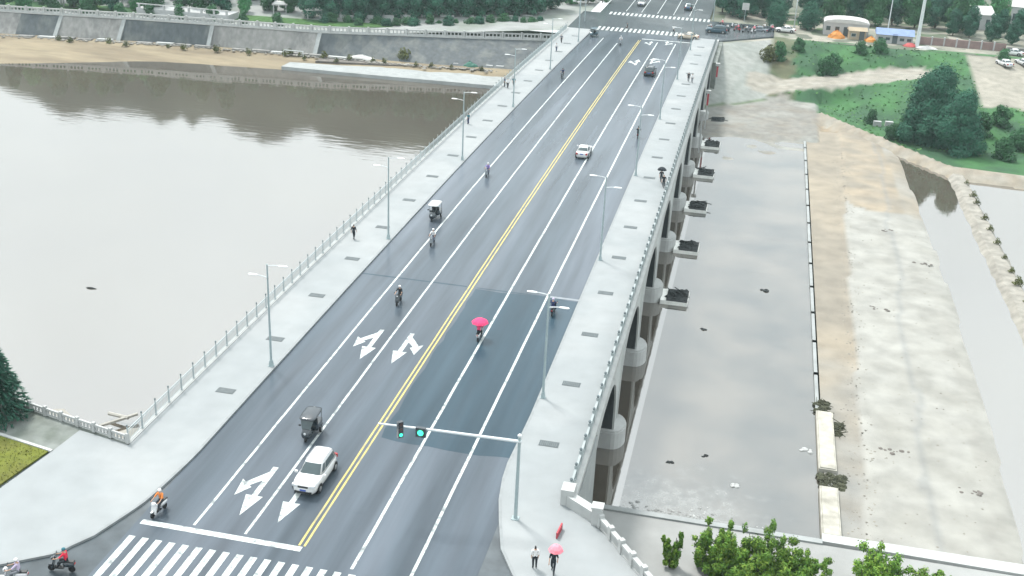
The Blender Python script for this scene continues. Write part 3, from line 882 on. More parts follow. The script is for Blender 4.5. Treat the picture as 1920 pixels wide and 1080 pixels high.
# dark drift debris on the pile caps
PN = {3: 'third', 4: 'fourth', 5: 'fifth', 6: 'sixth', 7: 'seventh', 8: 'eighth'}
rnd = random.Random(12)
for k in range(3, 9):
    y = PIER[k]; mb = MB()
    mb.box(17.65, 20.12, y-1.7, y+1.84, -9.125, -9.02, .03)
    for i in range(46):
        fx = rnd.random()
        pebble(mb, 17.75+2.2*fx, y+rnd.uniform(-1.15, 1.6+.6*fx), -9.15, rnd.uniform(.2, .4), rnd, .7)
    for i in range(7):
        a = rnd.uniform(0, PI); cx, cy = rnd.uniform(17.9, 19.8), y+rnd.uniform(-1.2, 1.9); L = rnd.uniform(.4, 1.2)
        mb.tube([(cx-math.cos(a)*L, cy-math.sin(a)*L, -8.92), (cx+math.cos(a)*L, cy+math.sin(a)*L, -8.84+rnd.uniform(-.1, .2))], .06, 5)
    tag(mb.build('driftwood_pile', M['mud_dark']), 'dark driftwood heaped on the pile cap of the %s pier from the near end' % PN[k], 'debris', 'driftwood on the pile caps')

# ---- railings: every post and panel a part
post = MB()
post.box(-.1, .1, -.1, .1, 0, 1.02); post.box(-.13, .13, -.13, .13, 1.02, 1.1); 
post_me = post.mesh('post', M['rail_stone'])
cap_me = MB().lathe([(.05, 1.1), (.11, 1.16), (.12, 1.24), (.07, 1.32), (.02, 1.36)], 8).mesh('post_cap', M['rail_cap'])
PS = 2.05
pan = MB()
L = PS-.2
pan.box(-.07, .07, -L/2, L/2, .02, .2); pan.box(-.08, .08, -L/2, L/2, .74, .88)
for i in range(7):
    yy = -L/2+L*(i+.5)/7; pan.box(-.045, .045, yy-.055, yy+.055, .2, .74)
panel_me = pan.mesh('panel', M['rail_stone'])
post_thin = MB().box(-.035, .035, -.035, .035, 0, 1.28).box(-.07, .07, -.07, .07, 0, .1).mesh('post', M['rail_metal'])
cap_thin = MB().lathe([(.03, 1.26), (.07, 1.31), (.075, 1.37), (.03, 1.43)], 8).mesh('post_cap', M['rail_cap'])
pn2 = MB(); L2 = PS-.08
pn2.box(-.025, .025, -L2/2, L2/2, .98, 1.03); pn2.box(-.02, .02, -L2/2, L2/2, .12, .16); pn2.box(-.018, .018, -L2/2, L2/2, .80, .83)
for i in range(10):
    yy = -L2/2+L2*(i+.5)/10; pn2.box(-.012, .012, yy-.012, yy+.012, .14, .99)
panel_thin = pn2.mesh('panel', M['rail_metal'])
def railing(x, y0, y1, label, base_dz, post_me=post_me, cap_me=cap_me, panel_me=panel_me):
    t = thing('bridge_railing', label, 'railing', (x, y0, zr(y0)), group='bridge railings')
    y = y0
    while y < y1:
        po = link('post', post_me, t, (0, y-y0, zr(y)+base_dz-zr(y0)))
        link('post_cap', cap_me, po)
        ym = y+PS/2
        if ym < y1:
            link('panel', panel_me, t, (0, ym-y0, zr(ym)+base_dz-zr(y0)), (math.atan(-2*K*(ym-120)), 0, 0))
        y += PS
    return t
railing(-16.62, 65.6, 251, 'thin pale metal railing along the river side of the left pavement', .2, post_thin, cap_thin, panel_thin)
railing(15.68, 67.9, 251, 'pale stone balustrade along the outer edge of the right pavement', .17)

# ---- low railing on the near left river wall
lr = thing('river_railing', 'low white stone railing on the near left river wall beside the plaza', 'railing', (-26, 67.5, zr(67)+.1))
pts = [(-16.6, 65.5), (-26, 67.75), (-40, 72.0), (-52, 75.6)]
lpost = MB().box(-.13, .13, -.13, .13, 0, .8, .02).mesh('post', M['white_stone'])
for a, b in zip(pts, pts[1:]):
    A = Vector(a); B = Vector(b); n = int(round((B-A).length/1.7)); d = (B-A)/n; ang = math.atan2(d.y, d.x)
    pm_ = MB(); Lp = d.length-.26
    pm_.box(-Lp/2, Lp/2, -.07, .07, .5, .66); pm_.box(-Lp/2, Lp/2, -.06, .06, .05, .2)
    for i in range(4):
        xx = -Lp/2+Lp*(i+.5)/4; pm_.box(xx-.06, xx+.06, -.05, .05, .2, .5)
    pme = pm_.mesh('panel', M['white_stone'])
    for i in range(n):
        p = A+d*i; c = p+d*.5
        link('post', lpost, lr, (p.x+26, p.y-67.5, .05), (0, 0, ang))
        link('panel', pme, lr, (c.x+26, c.y-67.5, .05), (0, 0, ang))
for i, ((x0, y0), (x1, y1), lab) in enumerate((((-28.8, 80.6), (-26.6, 83.4), 'long pale timber lying on the mud bank below the railing'), ((-29.2, 82.9), (-27.0, 82.5), 'shorter pale timber lying behind the long one on the mud bank'))):
    tag(MB().tube([(x0, y0, -9.1), (x1, y1, -9.0)], .17, 6).build('timber', M['wood_pale']), lab, 'timber')

# ---- end wall of the right parapet and stair balustrade
ew = thing('end_wall', 'white stepped end wall closing the right parapet at the plaza corner', 'wall', (17, 66, -.3), absolute=True)
mb = MB(); mb.box(15.2, 16.1, 66.5, 67.6, -1.2, 1.05); mb.build('end_pillar', M['white_stone'], ew)
mb = MB(); mb.obox((16.85, 66.0, -.2), (1.0, -.72, 0), (.2, .28, 0), (0, 0, .85)); mb.build('side_wall', M['white_stone'], ew)
mb = MB(); mb.obox((17.95, 65.1, .0), (.34, 0, 0), (0, .34, 0), (0, 0, 1.1)); mb.obox((17.95, 65.1, 1.16), (.4, 0, 0), (0, .4, 0), (0, 0, .07)); mb.build('end_pillar', M['white_stone'], ew)
sb_ = thing('stair_balustrade', 'thick white stone balustrade running from the end wall to the bottom edge', 'railing', (18.2, 64.6, -.4))
A = Vector((18.25, 64.75)); B = Vector((23.4, 57.5)); d = (B-A)/6; ang = math.atan2(d.y, d.x)
pb = MB().box(-.2, .2, -.2, .2, 0, 1.1, .03).mesh('post', M['white_stone'])
pnl = MB(); Lp = d.length-.4
pnl.box(-Lp/2, Lp/2, -.13, .13, .02, .22); pnl.box(-Lp/2, Lp/2, -.16, .16, .72, .9)
for i in range(6): pnl.box(-Lp/2+Lp*(i+.5)/6-.1, -Lp/2+Lp*(i+.5)/6+.1, -.09, .09, .22, .72)
pnm = pnl.mesh('panel', M['white_stone'])
for i in range(7):
    p = A+d*i; link('post', pb, sb_, (p.x-18.2, p.y-64.6, .1), (0, 0, ang))
    if i < 6:
        p = p+d*.5; link('panel', pnm, sb_, (p.x-18.2, p.y-64.6, .1), (0, 0, ang))
tag(MB().obox((15.75, 63.2, zr(63)+.38), (.06, .62, 0), (.05, -.01, 0), (0, 0, .22)).build('banner_board', M['sign_red']), 'small plain dark red board standing at the foot of the right parapet', 'board')

# ---- drain grates
gr0 = thing('drain_grate', '', 'grate')
MB().box(-.74, .74, -.40, .40, 0, .012).build('grate_frame', M['iron'], gr0)
gb = MB()
for i in range(9): gb.box(-.64+i*.145, -.64+i*.145+.07, -.33, .33, .012, .02)
gb.build('grate_bars', M['iron_bar'], gr0)
def nth_from(i, near='near end', tot=18):
    return ORD[i]
first = True
for side, x, y0, w in (('left', -13.31, 74.75, 1), ('right', 12.98, 74.1, 1.0)):
    for i in range(18):
        y = y0+9.81*i
        lab = 'dark rectangular grate in the %s pavement, %s from the near end' % (side, ORD[i])
        if first:
            gr0.location = (x, y, zr(y)+.145); gr0['label'] = lab; gr0['group'] = 'drain grates in the pavements'; first = False
        else: dup(gr0, (x, y, zr(y)+.145), 0, lab, 'drain grates in the pavements')

# ---- street lamps
def make_lamp():
    t = thing('street_lamp', '', 'street lamp', group='street lamps along the bridge')
    MB().box(-.22, .22, -.22, .22, 0, .04).box(-.16, .16, -.16, .16, .04, .5, .04).build('base_plate', M['metal'], t)
    MB().tube([(0, 0, .4), (0, 0, 4.5), (0, 0, 9.1)], [.105, .085, .06], 10).build('pole', M['metal'], t)
    for sx, z, L in ((1, 9.02, 1.0), (-1, 8.0, .9)):
        a = MB().tube([(0, 0, z-.05), (sx*.5, 0, z+.03), (sx*L, 0, z+.07)], [.045, .04, .035], 6).build('arm', M['metal_white'], t)
        h = MB()
        h.lathe([(.05, 0), (.13, .12), (.16, .45), (.13, .75), (.04, .85)], 8, axis='x')
        for i, (x, y, z_) in enumerate(h.v): h.v[i] = (sx*(L-.08+x), y, z+.07+z_*.45)
        if sx < 0: h.f = [tuple(reversed(f)) for f in h.f]
        h.build('lamp_head', M['lamp_glass'], t, smooth=True)
    return t
lamp0 = make_lamp()
for i in range(6):
    y = 79.76+31.07*i
    lab = 'tall two armed street lamp on the left kerb, %s from the near end' % ORD[i]
    if i == 0: lamp0.location = (-11.62, y, zr(y)+.14); lamp0['label'] = lab
    else: dup(lamp0, (-11.62, y, zr(y)+.14), 0, lab)
for i in range(6):
    y = 81.0+31.07*i
    dup(lamp0, (11.16, y, zr(y)+.14), PI, 'tall two armed street lamp on the right kerb, %s from the near end' % ORD[i])

# ---- traffic signal on its mast arm
ts = thing('traffic_signal', 'grey signal mast on the right kerb with a white arm and a green light', 'traffic light', (12.6, 64.1, zr(64)+.14), absolute=True)
zb = zr(64)+.14
MB().box(12.35, 12.85, 63.85, 64.35, zb, zb+.05).tube([(12.6, 64.1, zb), (12.6, 64.1, zb+6.35)], [.13, .10], 10).build('mast', M['metal'], ts)
AZ = zb+5.95
MB().tube([(12.75, 64.1, AZ), (7.0, 63.7, AZ+.12), (3.2, 63.4, AZ+.16)], [.11, .09, .06], 8).build('mast_arm', M['metal_white'], ts)
MB().lathe([(.13, zb+6.3), (.15, zb+6.42), (.05, zb+6.52)], 8, (12.6, 64.1, 0)).build('mast_cap', M['metal_white'], ts)
for x, y, wide, rot in ((4.75, 63.5, .17, .75), (6.15, 63.62, .2, .0)):
    hd = MB()
    ux, uy = math.cos(rot), math.sin(rot)
    if wide < .2: hd.obox((x, y-.22, AZ+.05), (ux*.18, uy*.18, 0), (-uy*.13, ux*.13, 0), (0, 0, .58))
    else: hd.obox((x, y-.24, AZ+.02), (ux*.34, uy*.34, 0), (-uy*.12, ux*.12, 0), (0, 0, .34))
    h = hd.build('signal_head', M['paint_dark'], ts)
    if wide < .2:
        for j, zz in enumerate((.4, .04, -.36)):
            c = Vector((x+uy*.15, y-.22-ux*.15, AZ+.05+zz))
            m_ = MB().lathe([(.115, -.012), (.12, .02), (.02, .03)], 10)
            me = m_.mesh('signal_lens', M['signal_green'] if j == 2 else M['signal_off'])
            link('signal_lens', me, h, c-ts.location, (PI/2, 0, rot))
    else:
        for j, zz in enumerate((0.0,)):
            m_ = MB().lathe([(.19, -.012), (.20, .03), (.04, .05)], 14)
            link('signal_lens', m_.mesh('signal_lens', M['signal_green']), h, Vector((x, y-.37, AZ+.02))-ts.location, (PI/2, 0, rot))
    h.location = (0, 0, 0)

# ================================================================== VEHICLES (front towards +y in local space)
def superring(n, w, yf, yr, zf, zr_, e=5.0):
    """rounded rectangle in plan: n points, half width w, front yf, rear yr"""
    pts = []
    cy, hl = (yf+yr)/2, (yf-yr)/2
    for k in range(n):
        a = 2*PI*k/n
        ca, sa = math.cos(a), math.sin(a)
        x = w*math.copysign(abs(ca)**(2/e), ca); y = cy+hl*math.copysign(abs(sa)**(2/e), sa)
        t = (y-yr)/(yf-yr)
        pts.append((x, y, zr_+(zf-zr_)*t))
    return pts
def loft(rings, cap_bottom=True, cap_top=True):
    mb = MB(); n = len(rings[0])
    for r in rings: mb.v += r
    for k in range(len(rings)-1):
        for j in range(n):
            mb.f.append((k*n+j, k*n+(j+1) % n, (k+1)*n+(j+1) % n, (k+1)*n+j))
    if cap_top: mb.f.append(tuple((len(rings)-1)*n+j for j in range(n)))
    if cap_bottom: mb.f.append(tuple(reversed(range(n))))
    return mb
def patch(r0, r1, t0, t1, u0, u1, off=.012, n=8):
    """a skin patch on the ruled surface between two rings, u in turns (0 = right side, .25 = front)"""
    N = len(r0)
    def at(r, u):
        f = (u % 1)*N; i = int(f); a = Vector(r[i % N]); b = Vector(r[(i+1) % N]); return a.lerp(b, f-i)
    mb = MB(); c = Vector((0, (r0[N//4][1]+r0[3*N//4][1])/2, 0))
    for k in range(n+1):
        u = u0+(u1-u0)*k/n
        for t in (t0, t1):
            p = at(r0, u).lerp(at(r1, u), t)
            du = (at(r0, u+.012)-at(r0, u-.012)); dv = at(r1, u)-at(r0, u)
            nn = du.cross(dv).normalized()
            mb.v.append(tuple(p+nn*off))
    for k in range(n):
        a = 2*k; mb.f.append((a, a+2, a+3, a+1))
    return mb
def wheel_parts(t, x, y, r, w, rim=True):
    prof = [(r*.9, -w/2), (r, -w/2+.03), (r, w/2-.03), (r*.9, w/2)]
    wh = MB().lathe(prof, 16, axis='x').mesh('wheel', M['rubber'], smooth=False)
    o = link('wheel', wh, t, (x, y, r))
    if rim:
        s = 1 if x > 0 else -1
        rm = MB().lathe([(r*.62, w/2*s-.02*s), (r*.6, w/2*s+.012*s), (r*.16, w/2*s+.03*s)], 10, axis='x')
        link('rim', rm.mesh('rim', M['rim']), o)
    return o
def make_car(style, paint, label, cat, loc, rz, group=None, name='parked_car'):
    t = thing(name, label, cat, loc, rz, group)
    P = M[paint]; N = 48
    if style == 'suv':
        L, W, H, belt, hood = 4.65, .93, 1.70, 1.02, 1.04
        gf, gr, rf, rr_, ww, wr = 1.15, -2.18, .28, -1.85, .86, .66
    else:
        L, W, H, belt, hood = 4.55, .89, 1.45, .92, .86
        gf, gr, rf, rr_, ww, wr = 1.05, -1.62, .2, -.95, .82, .60
    f, r = L/2, -L/2
    low = [superring(N, W*.88, f-.12, r+.12, .2, .2), superring(N, W*.97, f-.02, r+.02, .36, .36), superring(N, W, f, r, .55, .58), superring(N, W*.985, f-.03, r+.03, hood-.18, belt-.1), superring(N, W*.93, f-.14, r+.1, hood-.06, belt-.02), superring(N, W*.78, f-.4, r+.3, hood+.01, belt+.02), superring(N, W*.4, f-.9, r+.8, hood+.05, belt+.05)]
    body = loft(low).build('body', P, t, smooth=True)
    g0 = superring(N, ww, gf, gr, belt-.02, belt-.02, 6); g1 = superring(N, wr, rf, rr_, H-.1, H-.12, 6)
    g2 = superring(N, wr*.9, rf-.1, rr_+.1, H-.02, H-.04, 6); g3 = superring(N, wr*.5, rf-.5, rr_+.5, H+.01, H, 6)
    loft([g0, g1, g2, g3]).build('roof', P, t, smooth=True)
    patch(g0, g1, .12, .92, .145, .355, .012, 10).build('windscreen', M['glass'], t, smooth=True)
    patch(g0, g1, .18, .9, .645, .855, .012, 10).build('rear_window', M['glass'], t, smooth=True)
    for a, b in ((-.085, .0), (.012, .092)) if style != 'suv' else ((-.105, -.055), (-.045, .02), (.03, .098)):
        patch(g0, g1, .22, .86, a, b, .012, 6).build('side_window', M['glass'], t)
        patch(g0, g1, .22, .86, .5-b, .5-a, .012, 6).build('side_window', M['glass'], t)
    fy = f
    for s in (-1, 1):
        MB().obox((s*W*.66, fy-.13, hood-.2), (.2, -.06*s, 0), (.01*s, .09, 0), (0, 0, .08)).build('headlight', M['headlamp'], t)
        MB().obox((s*W*.74, r+.08, belt-.18), (.13, .04*s, 0), (0, .07, 0), (0, 0, .12)).build('tail_light', M['taillamp'], t)
        MB().obox((s*(W+.1), gf-.22, belt+.06), (.1, 0, 0), (0, .06, 0), (0, 0, .075)).build('mirror', P, t)
        MB().tube([(s*W*1.002, gf-.6, belt-.16), (s*W*1.002, gf-.85, belt-.16)], .02, 5).build('door_handle', M['rim'], t)
        if style == 'suv':
            MB().tube([(s*wr*.93, rf-.15, H-.0), (s*wr*.93, rr_+.2, H-.02)], .025, 5).build('roof_rail', M['rim'], t)
        for yy in (f-.86, r+.84):
            n = 14; mb = MB(); i = len(mb.v)
            R0, R1 = .30, .41
            xx = s*(W*.992)
            for k in range(n+1):
                a = -.25+(PI+.5)*k/n
                mb.v += [(xx, yy+R0*math.cos(a), .33+R0*math.sin(a)), (xx+s*.02, yy+R1*math.cos(a), .33+R1*math.sin(a))]
            for k in range(n): mb.f.append((2*k, 2*k+1, 2*k+3, 2*k+2))
            mb.build('wheel_arch', M['black'], t)
            wheel_parts(t, s*(W-.09), yy, .33, .22)
    MB().box(-.36, .36, fy-.05, fy+.012, hood-.30, hood-.17).build('grille', M['black'], t)
    MB().box(-.6, .6, fy-.08, fy+.008, .30, .46).build('bumper_intake', M['black'], t)
    MB().box(-.22, .22, fy-.02, fy+.025, .5, .62).build('number_plate', M['plate_blue'], t)
    MB().box(-.22, .22, r-.025, r+.05, .66, .78).build('number_plate', M['plate_blue'], t)
    return t
def zc(x, y): return (x, y, zr(y)+.006)
make_car('suv', 'paint_white', 'white estate car facing the stop line beside the double yellow line', 'car', zc(-1.95, 65.0), PI, name='estate_car')
sed = make_car('sedan', 'paint_white', 'white saloon car driving away up the middle of the bridge', 'car', zc(3.15, 150.6), .02, name='saloon_car')
make_car('suv', 'paint_dark', 'black car driving away by the far lane arrows', 'car', zc(6.0, 208.0), 0, name='dark_car')
make_car('sedan', 'paint_navy', 'dark car on the road beyond the far crossing', 'car', (6.6, 290, ZF+.005), 0, name='dark_car')
make_car('sedan', 'paint_white', 'white car on the left lanes beyond the far crossing', 'car', (-5.0, 291, ZF+.005), PI, name='saloon_car')
make_car('sedan', 'paint_cream', 'cream car waiting at the right end of the far crossing', 'car', (9.6, 251.0, ZF+.005), PI/2, name='saloon_car')
make_car('suv', 'paint_navy', 'dark car crossing at the far right corner behind the pavement end', 'car', (15.0, 261, ZF+.005), PI/2, name='dark_car')
for i, (x, y, pnt, a) in enumerate(((75, 257, 'paint_white', .4), (79, 258.5, 'paint_white', .4), (83, 262, 'paint_grey', .3), (78, 266, 'paint_white', 1.2), (24, 268, 'paint_grey', 1.3), (30, 271, 'paint_white', 1.5))):
    make_car('sedan', pnt, ['white car parked nearest the river on the dirt by the far right bank', 'white car parked second on the dirt by the far right bank', 'grey car parked on the dirt right of the two white cars', 'white car parked behind the others by the far pale wall', 'grey car parked beside the round trees at the far right corner', 'white car parked between the two round trees'][i], 'car', (x, y, -2.05 if x < 50 else bank_h(x, y)), a, 'cars parked on the far right bank')

def make_trike(label, loc, rz, body='paint_dark', roof='black', wind=True, group=None):
    t = thing('motor_tricycle', label, 'tricycle', loc, rz, group)
    B = M[body]
    # rear tub, nose, canopy on posts, bench, wheels
    rings = [superring(24, .55, -.15, -1.35, .42, .42, 6), superring(24, .62, -.1, -1.42, .6, .6, 6), superring(24, .62, -.1, -1.42, .95, .98, 6)]
    loft(rings).build('tub', B, t)
    loft([superring(20, .30, 1.0, .1, .38, .38, 4), superring(20, .36, 1.02, .05, .62, .5, 4), superring(20, .30, .85, .35, 1.02, .95, 4)]).build('front_shield', B, t, smooth=True)
    MB().box(-.34, .34, -.12, .5, .34, .42).build('floor_board', M['iron'], t)
    MB().box(-.42, .42, -.62, -.08, .78, .9).box(-.42, .42, -.7, -.62, .9, 1.25).build('seat', M['black'], t)
    for s in (-1, 1):
        MB().tube([(s*.5, -1.3, .95), (s*.52, -1.3, 1.72)], .025, 5).build('canopy_post', M['iron'], t)
        MB().tube([(s*.3, .7, 1.0), (s*.5, .35, 1.70)], .025, 5).build('canopy_post', M['iron'], t)
        wheel_parts(t, s*.6, -.85, .27, .14)
        MB().box(s*.62-.06, s*.62+.06, -1.2, -.5, .54, .6).build('mudguard', B, t)
        MB().obox((s*.42, -1.43, .8), (.07, 0, 0), (0, .02, 0), (0, 0, .06)).build('tail_light', M['taillamp'], t)
        MB().obox((s*.5, .62, 1.25), (.09, 0, 0), (0, .02, 0), (0, 0, .06)).build('mirror', M['black'], t)
    loft([superring(24, .62, .62, -1.45, 1.68, 1.70, 5), superring(24, .64, .64, -1.48, 1.73, 1.75, 5), superring(24, .5, .45, -1.25, 1.80, 1.80, 5)]).build('canopy', M[roof], t, smooth=True)
    if wind:
        MB().quad((-.32, .72, 1.0), (.32, .72, 1.0), (.46, .44, 1.62), (-.46, .44, 1.62)).build('windscreen', M['glass'], t)
    wheel_parts(t, .0, .82, .26, .12, False)
    MB().tube([(-.34, .42, 1.08), (0, .5, 1.12), (.34, .42, 1.08)], .02, 5).build('handlebar', M['black'], t)
    MB().lathe([(.09, 0), (.1, .05), (.02, .07)], 8, (0, 0, 0)).build('headlight', M['headlamp'], t, loc=(0, 1.0, .78)).rotation_euler = (-PI/2, 0, 0)
    return t
make_trike('black covered motor tricycle approaching the stop line behind the white estate car', zc(-4.5, 70.3), PI+.05, 'paint_dark', 'paint_dark')
make_trike('open motor tricycle with a pale canopy beside the left kerb', zc(-8.85, 118.8), PI, 'paint_dark', 'canopy_white', False)
make_trike('dark teal motor tricycle standing at the left kerb just before the far crossing', zc(-9.9, 243.6), PI-.3, 'paint_navy', 'paint_navy')

def make_scooter(label='', loc=(0, 0, 0), rz=0, group=None):
    t = thing('scooter', label, 'scooter', loc, rz, group)
    B = M['paint_white']
    loft([superring(16, .13, -.12, -.78, .42, .42, 4), superring(16, .17, -.1, -.82, .58, .6, 4), superring(16, .14, -.14, -.84, .74, .74, 4)]).build('rear_body', B, t, smooth=True)
    MB().obox((0, .47, .62), (.20, 0, 0), (0, .035, .0), (0, -.10, .33)).obox((0, .47, .98), (.14, 0, 0), (0, .07, 0), (0, -.02, .08)).build('front_shield', B, t)
    MB().box(-.15, .15, -.15, .48, .27, .33).build('floor_board', M['black'], t)
    MB().box(-.14, .14, -.82, -.08, .74, .82, .02).build('seat', M['black'], t)
    MB().tube([(-.32, .34, 1.02), (0, .43, 1.04), (.32, .34, 1.02)], .018, 5).build('handlebar', M['black'], t)
    MB().box(-.07, .07, .52, .80, .47, .51).build('mudguard', B, t)
    for y in (.66, -.62):
        wheel_parts(t, 0.0, y, .22, .1, False)
    MB().obox((0, .56, .94), (.07, 0, 0), (0, .02, 0), (0, 0, .05)).build('headlight', M['headlamp'], t)
    MB().obox((0, -.85, .66), (.08, 0, 0), (0, .015, 0), (0, 0, .04)).build('tail_light', M['taillamp'], t)
    for s in (-1, 1):
        MB().tube([(s*.27, .36, 1.03), (s*.30, .38, 1.17)], .009, 4).obox((s*.31, .38, 1.19), (.05, 0, 0), (0, .01, 0), (0, 0, .035)).build('mirror', M['black'], t)
    return t

# ================================================================== PEOPLE
def skin_body(J, edges):
    """J: name -> (pos, radius); grows one continuous body surface"""
    names = list(J); idx = {n: i for i, n in enumerate(names)}
    me = bpy.data.meshes.new('body_skeleton')
    me.from_pydata([J[n][0] for n in names], [(idx[a], idx[b]) for a, b in edges], [])
    o = bpy.data.objects.new('body_skeleton', me); COL.objects.link(o)
    o.modifiers.new('skin', 'SKIN')
    sv = me.skin_vertices[0].data
    for n in names:
        r = J[n][1]; sv[idx[n]].radius = r if hasattr(r, '__len__') else (r, r)
        sv[idx[n]].use_root = (n == 'pelvis')
    o.modifiers.new('sub', 'SUBSURF').levels = 1
    dg = bpy.context.evaluated_depsgraph_get()
    res = bpy.data.meshes.new_from_object(o.evaluated_get(dg))
    bpy.data.objects.remove(o); bpy.data.meshes.remove(me)
    return res
def person_meshes(pose):
    J = {}; E_ = []
    def chain(*items):
        prev = None
        for it in items:
            if isinstance(it, str): n = it
            else:
                n = it[0]; J[n] = (it[1], it[2])
            if prev: E_.append((prev, n))
            prev = n
    lean = {'ride': .08, 'stand': 0, 'walk': .02}[pose]
    hz = {'ride': .92, 'stand': .90, 'walk': .90}[pose]
    hy = -.35 if pose == 'ride' else 0
    chain(('pelvis', (0, hy, hz), (.145, .10)), ('waist', (0, hy+lean*.4, hz+.2), (.125, .09)), ('chest', (0, hy+lean*.9, hz+.40), (.155, .10)), ('neck', (0, hy+lean*1.1, hz+.56), .052), ('skull', (0, hy+lean*1.2+.015, hz+.68), (.078, .095)), ('crown', (0, hy+lean*1.2+.01, hz+.765), (.06, .075)))
    chain('skull', ('nose', (0, hy+lean*1.2+.115, hz+.665), .013))
    hx = hy+lean
    for s, sd in ((1, 'R'), (-1, 'L')):
        sh = (s*.185, hx, hz+.47)
        if pose == 'ride':
            el = (s*.27, hx+.20, hz+.27); wr = (s*.285, .25, 1.06); hd = (s*.285, .33, 1.07); fd = (0, 1, -.2)
        elif pose == 'walk':
            el = (s*.24, -.06+s*.07, hz+.20); wr = (s*.24, .06+s*.16, hz-.02); hd = (s*.24, .09+s*.18, hz-.1); fd = (0, .3, -1)
        else:
            el = (s*.235, -.03, hz+.19); wr = (s*.22, .04, hz-.05); hd = (s*.215, .06, hz-.13); fd = (0, .2, -1)
        chain('chest', ('sh'+sd, sh, .062), ('el'+sd, el, .043), ('wr'+sd, wr, .03), ('hd'+sd, hd, (.036, .022)))
        H = Vector(hd); fdv = Vector(fd).normalized(); sx = Vector((1, 0, 0))
        for j, (o_, ln) in enumerate(((-.03, .065), (-.01, .075), (.011, .07), (.03, .055))):
            a = H+sx*o_*(1 if pose == 'ride' else .4)+(Vector((0, o_, 0)) if pose != 'ride' else Vector())+fdv*.045
            b = a+fdv*ln*.6+Vector((0, -.0, -.025))
            chain('hd'+sd, ('f%d%s' % (j, sd), tuple(a), .010), ('g%d%s' % (j, sd), tuple(b), .009))
        a = H+Vector((-s*.045, .015, -.005)); chain('hd'+sd, ('t'+sd, tuple(a), .011), ('u'+sd, tuple(a+fdv*.04), .009))
        if pose == 'ride':
            kn = (s*.15, .13, hz-.18); an = (s*.12, .16, .40); to = (s*.12, .32, .36)
        elif pose == 'walk':
            kn = (s*.1, .09-s*.10, .50); an = (s*.09, -.02-s*.27, .10+(.05 if s > 0 else 0)); to = (s*.1, .12-s*.27, .035)
        else:
            kn = (s*.1, .02, .49); an = (s*.1, -.02, .09); to = (s*.11, .12, .035)
        chain('pelvis', ('hip'+sd, (s*.095, hy, hz-.06), .092), ('kn'+sd, kn, .062), ('an'+sd, an, .042), ('to'+sd, to, (.042, .03)))
    body = skin_body(J, E_)
    # clothing: copies of body faces by nearest bone, pushed out along the normals
    segs = [(a, b, Vector(J[a][0]), Vector(J[b][0])) for a, b in E_]
    def region(c):
        best = None
        for a, b, A, B in segs:
            d = B-A; t = max(0, min(1, (c-A).dot(d)/max(1e-9, d.dot(d)))); q = (c-A-d*t).length
            if best is None or q < best[0]: best = (q, a, b, t)
        _, a, b, t = best
        if a in ('neck', 'skull'): return 'hair' if (b == 'crown' and c.z > hz+.70 or (c.y < J['skull'][0][1]-.02 and c.z > hz+.60)) else 'skin'
        if a == 'chest' and b == 'neck': return 'shirt' if t < .55 else 'skin'
        if a in ('pelvis', 'waist') and b in ('waist', 'chest'): return 'shirt' if c.z > hz+.06 else 'trousers'
        if a == 'chest': return 'shirt'
        if a[:2] == 'sh': return 'shirt'
        if a[:2] == 'el': return 'shirt' if t < .15 else 'skin'
        if a[:3] == 'hip' or b[:3] == 'hip' or a[:2] == 'kn': return 'trousers'
        if a[:2] == 'an': return 'shoe_a' if c.x > 0 else 'shoe_b'
        return 'skin'
    reg = {}
    for p in body.polygons:
        reg.setdefault(region(p.center), []).append(p.index)
    outm = {'body': body}
    body.materials.clear(); body.materials.append(M['skin'])
    body.polygons.foreach_set('use_smooth', [True]*len(body.polygons))
    for r, off, m in (('shirt', .016, 'cloth_white'), ('trousers', .014, 'cloth_dark'), ('shoe_a', .012, 'black'), ('shoe_b', .012, 'black'), ('hair', .014, 'hair')):
        if r not in reg: continue
        mp = {}; mb = MB()
        for fi in reg[r]:
            f = []
            for vi in body.polygons[fi].vertices:
                if vi not in mp:
                    mp[vi] = len(mb.v); v = body.vertices[vi]; mb.v.append(tuple(v.co+v.normal*off))
                f.append(mp[vi])
            mb.f.append(tuple(f))
        outm[r] = mb.mesh('shoe' if r[:4] == 'shoe' else r, M[m], smooth=True)
    sk = Vector(J['skull'][0]); fy = sk.y+.092
    mb = MB()
    for s in (-1, 1): mb.box(s*.032-.012, s*.032+.012, fy-.006, fy+.004, sk.z-.004, sk.z+.01)
    outm['eyes'] = mb.mesh('eyes', M['black'])
    mb = MB(); mb.box(-.022, .022, fy-.012, fy+.002, sk.z-.058, sk.z-.05)
    outm['mouth'] = mb.mesh('mouth', M['cloth_red'])
    mb = MB(); prof = [(.118, -.03), (.122, .03), (.11, .08), (.07, .115), (.02, .128)]
    mb.lathe(prof, 12, (sk.x, sk.y-.005, sk.z+.02))
    outm['helmet'] = mb.mesh('helmet', M['cloth_white'], smooth=True)
    return outm
PMESH = {p: person_meshes(p) for p in ('walk', 'stand', 'ride')}
SHOULDER = {}
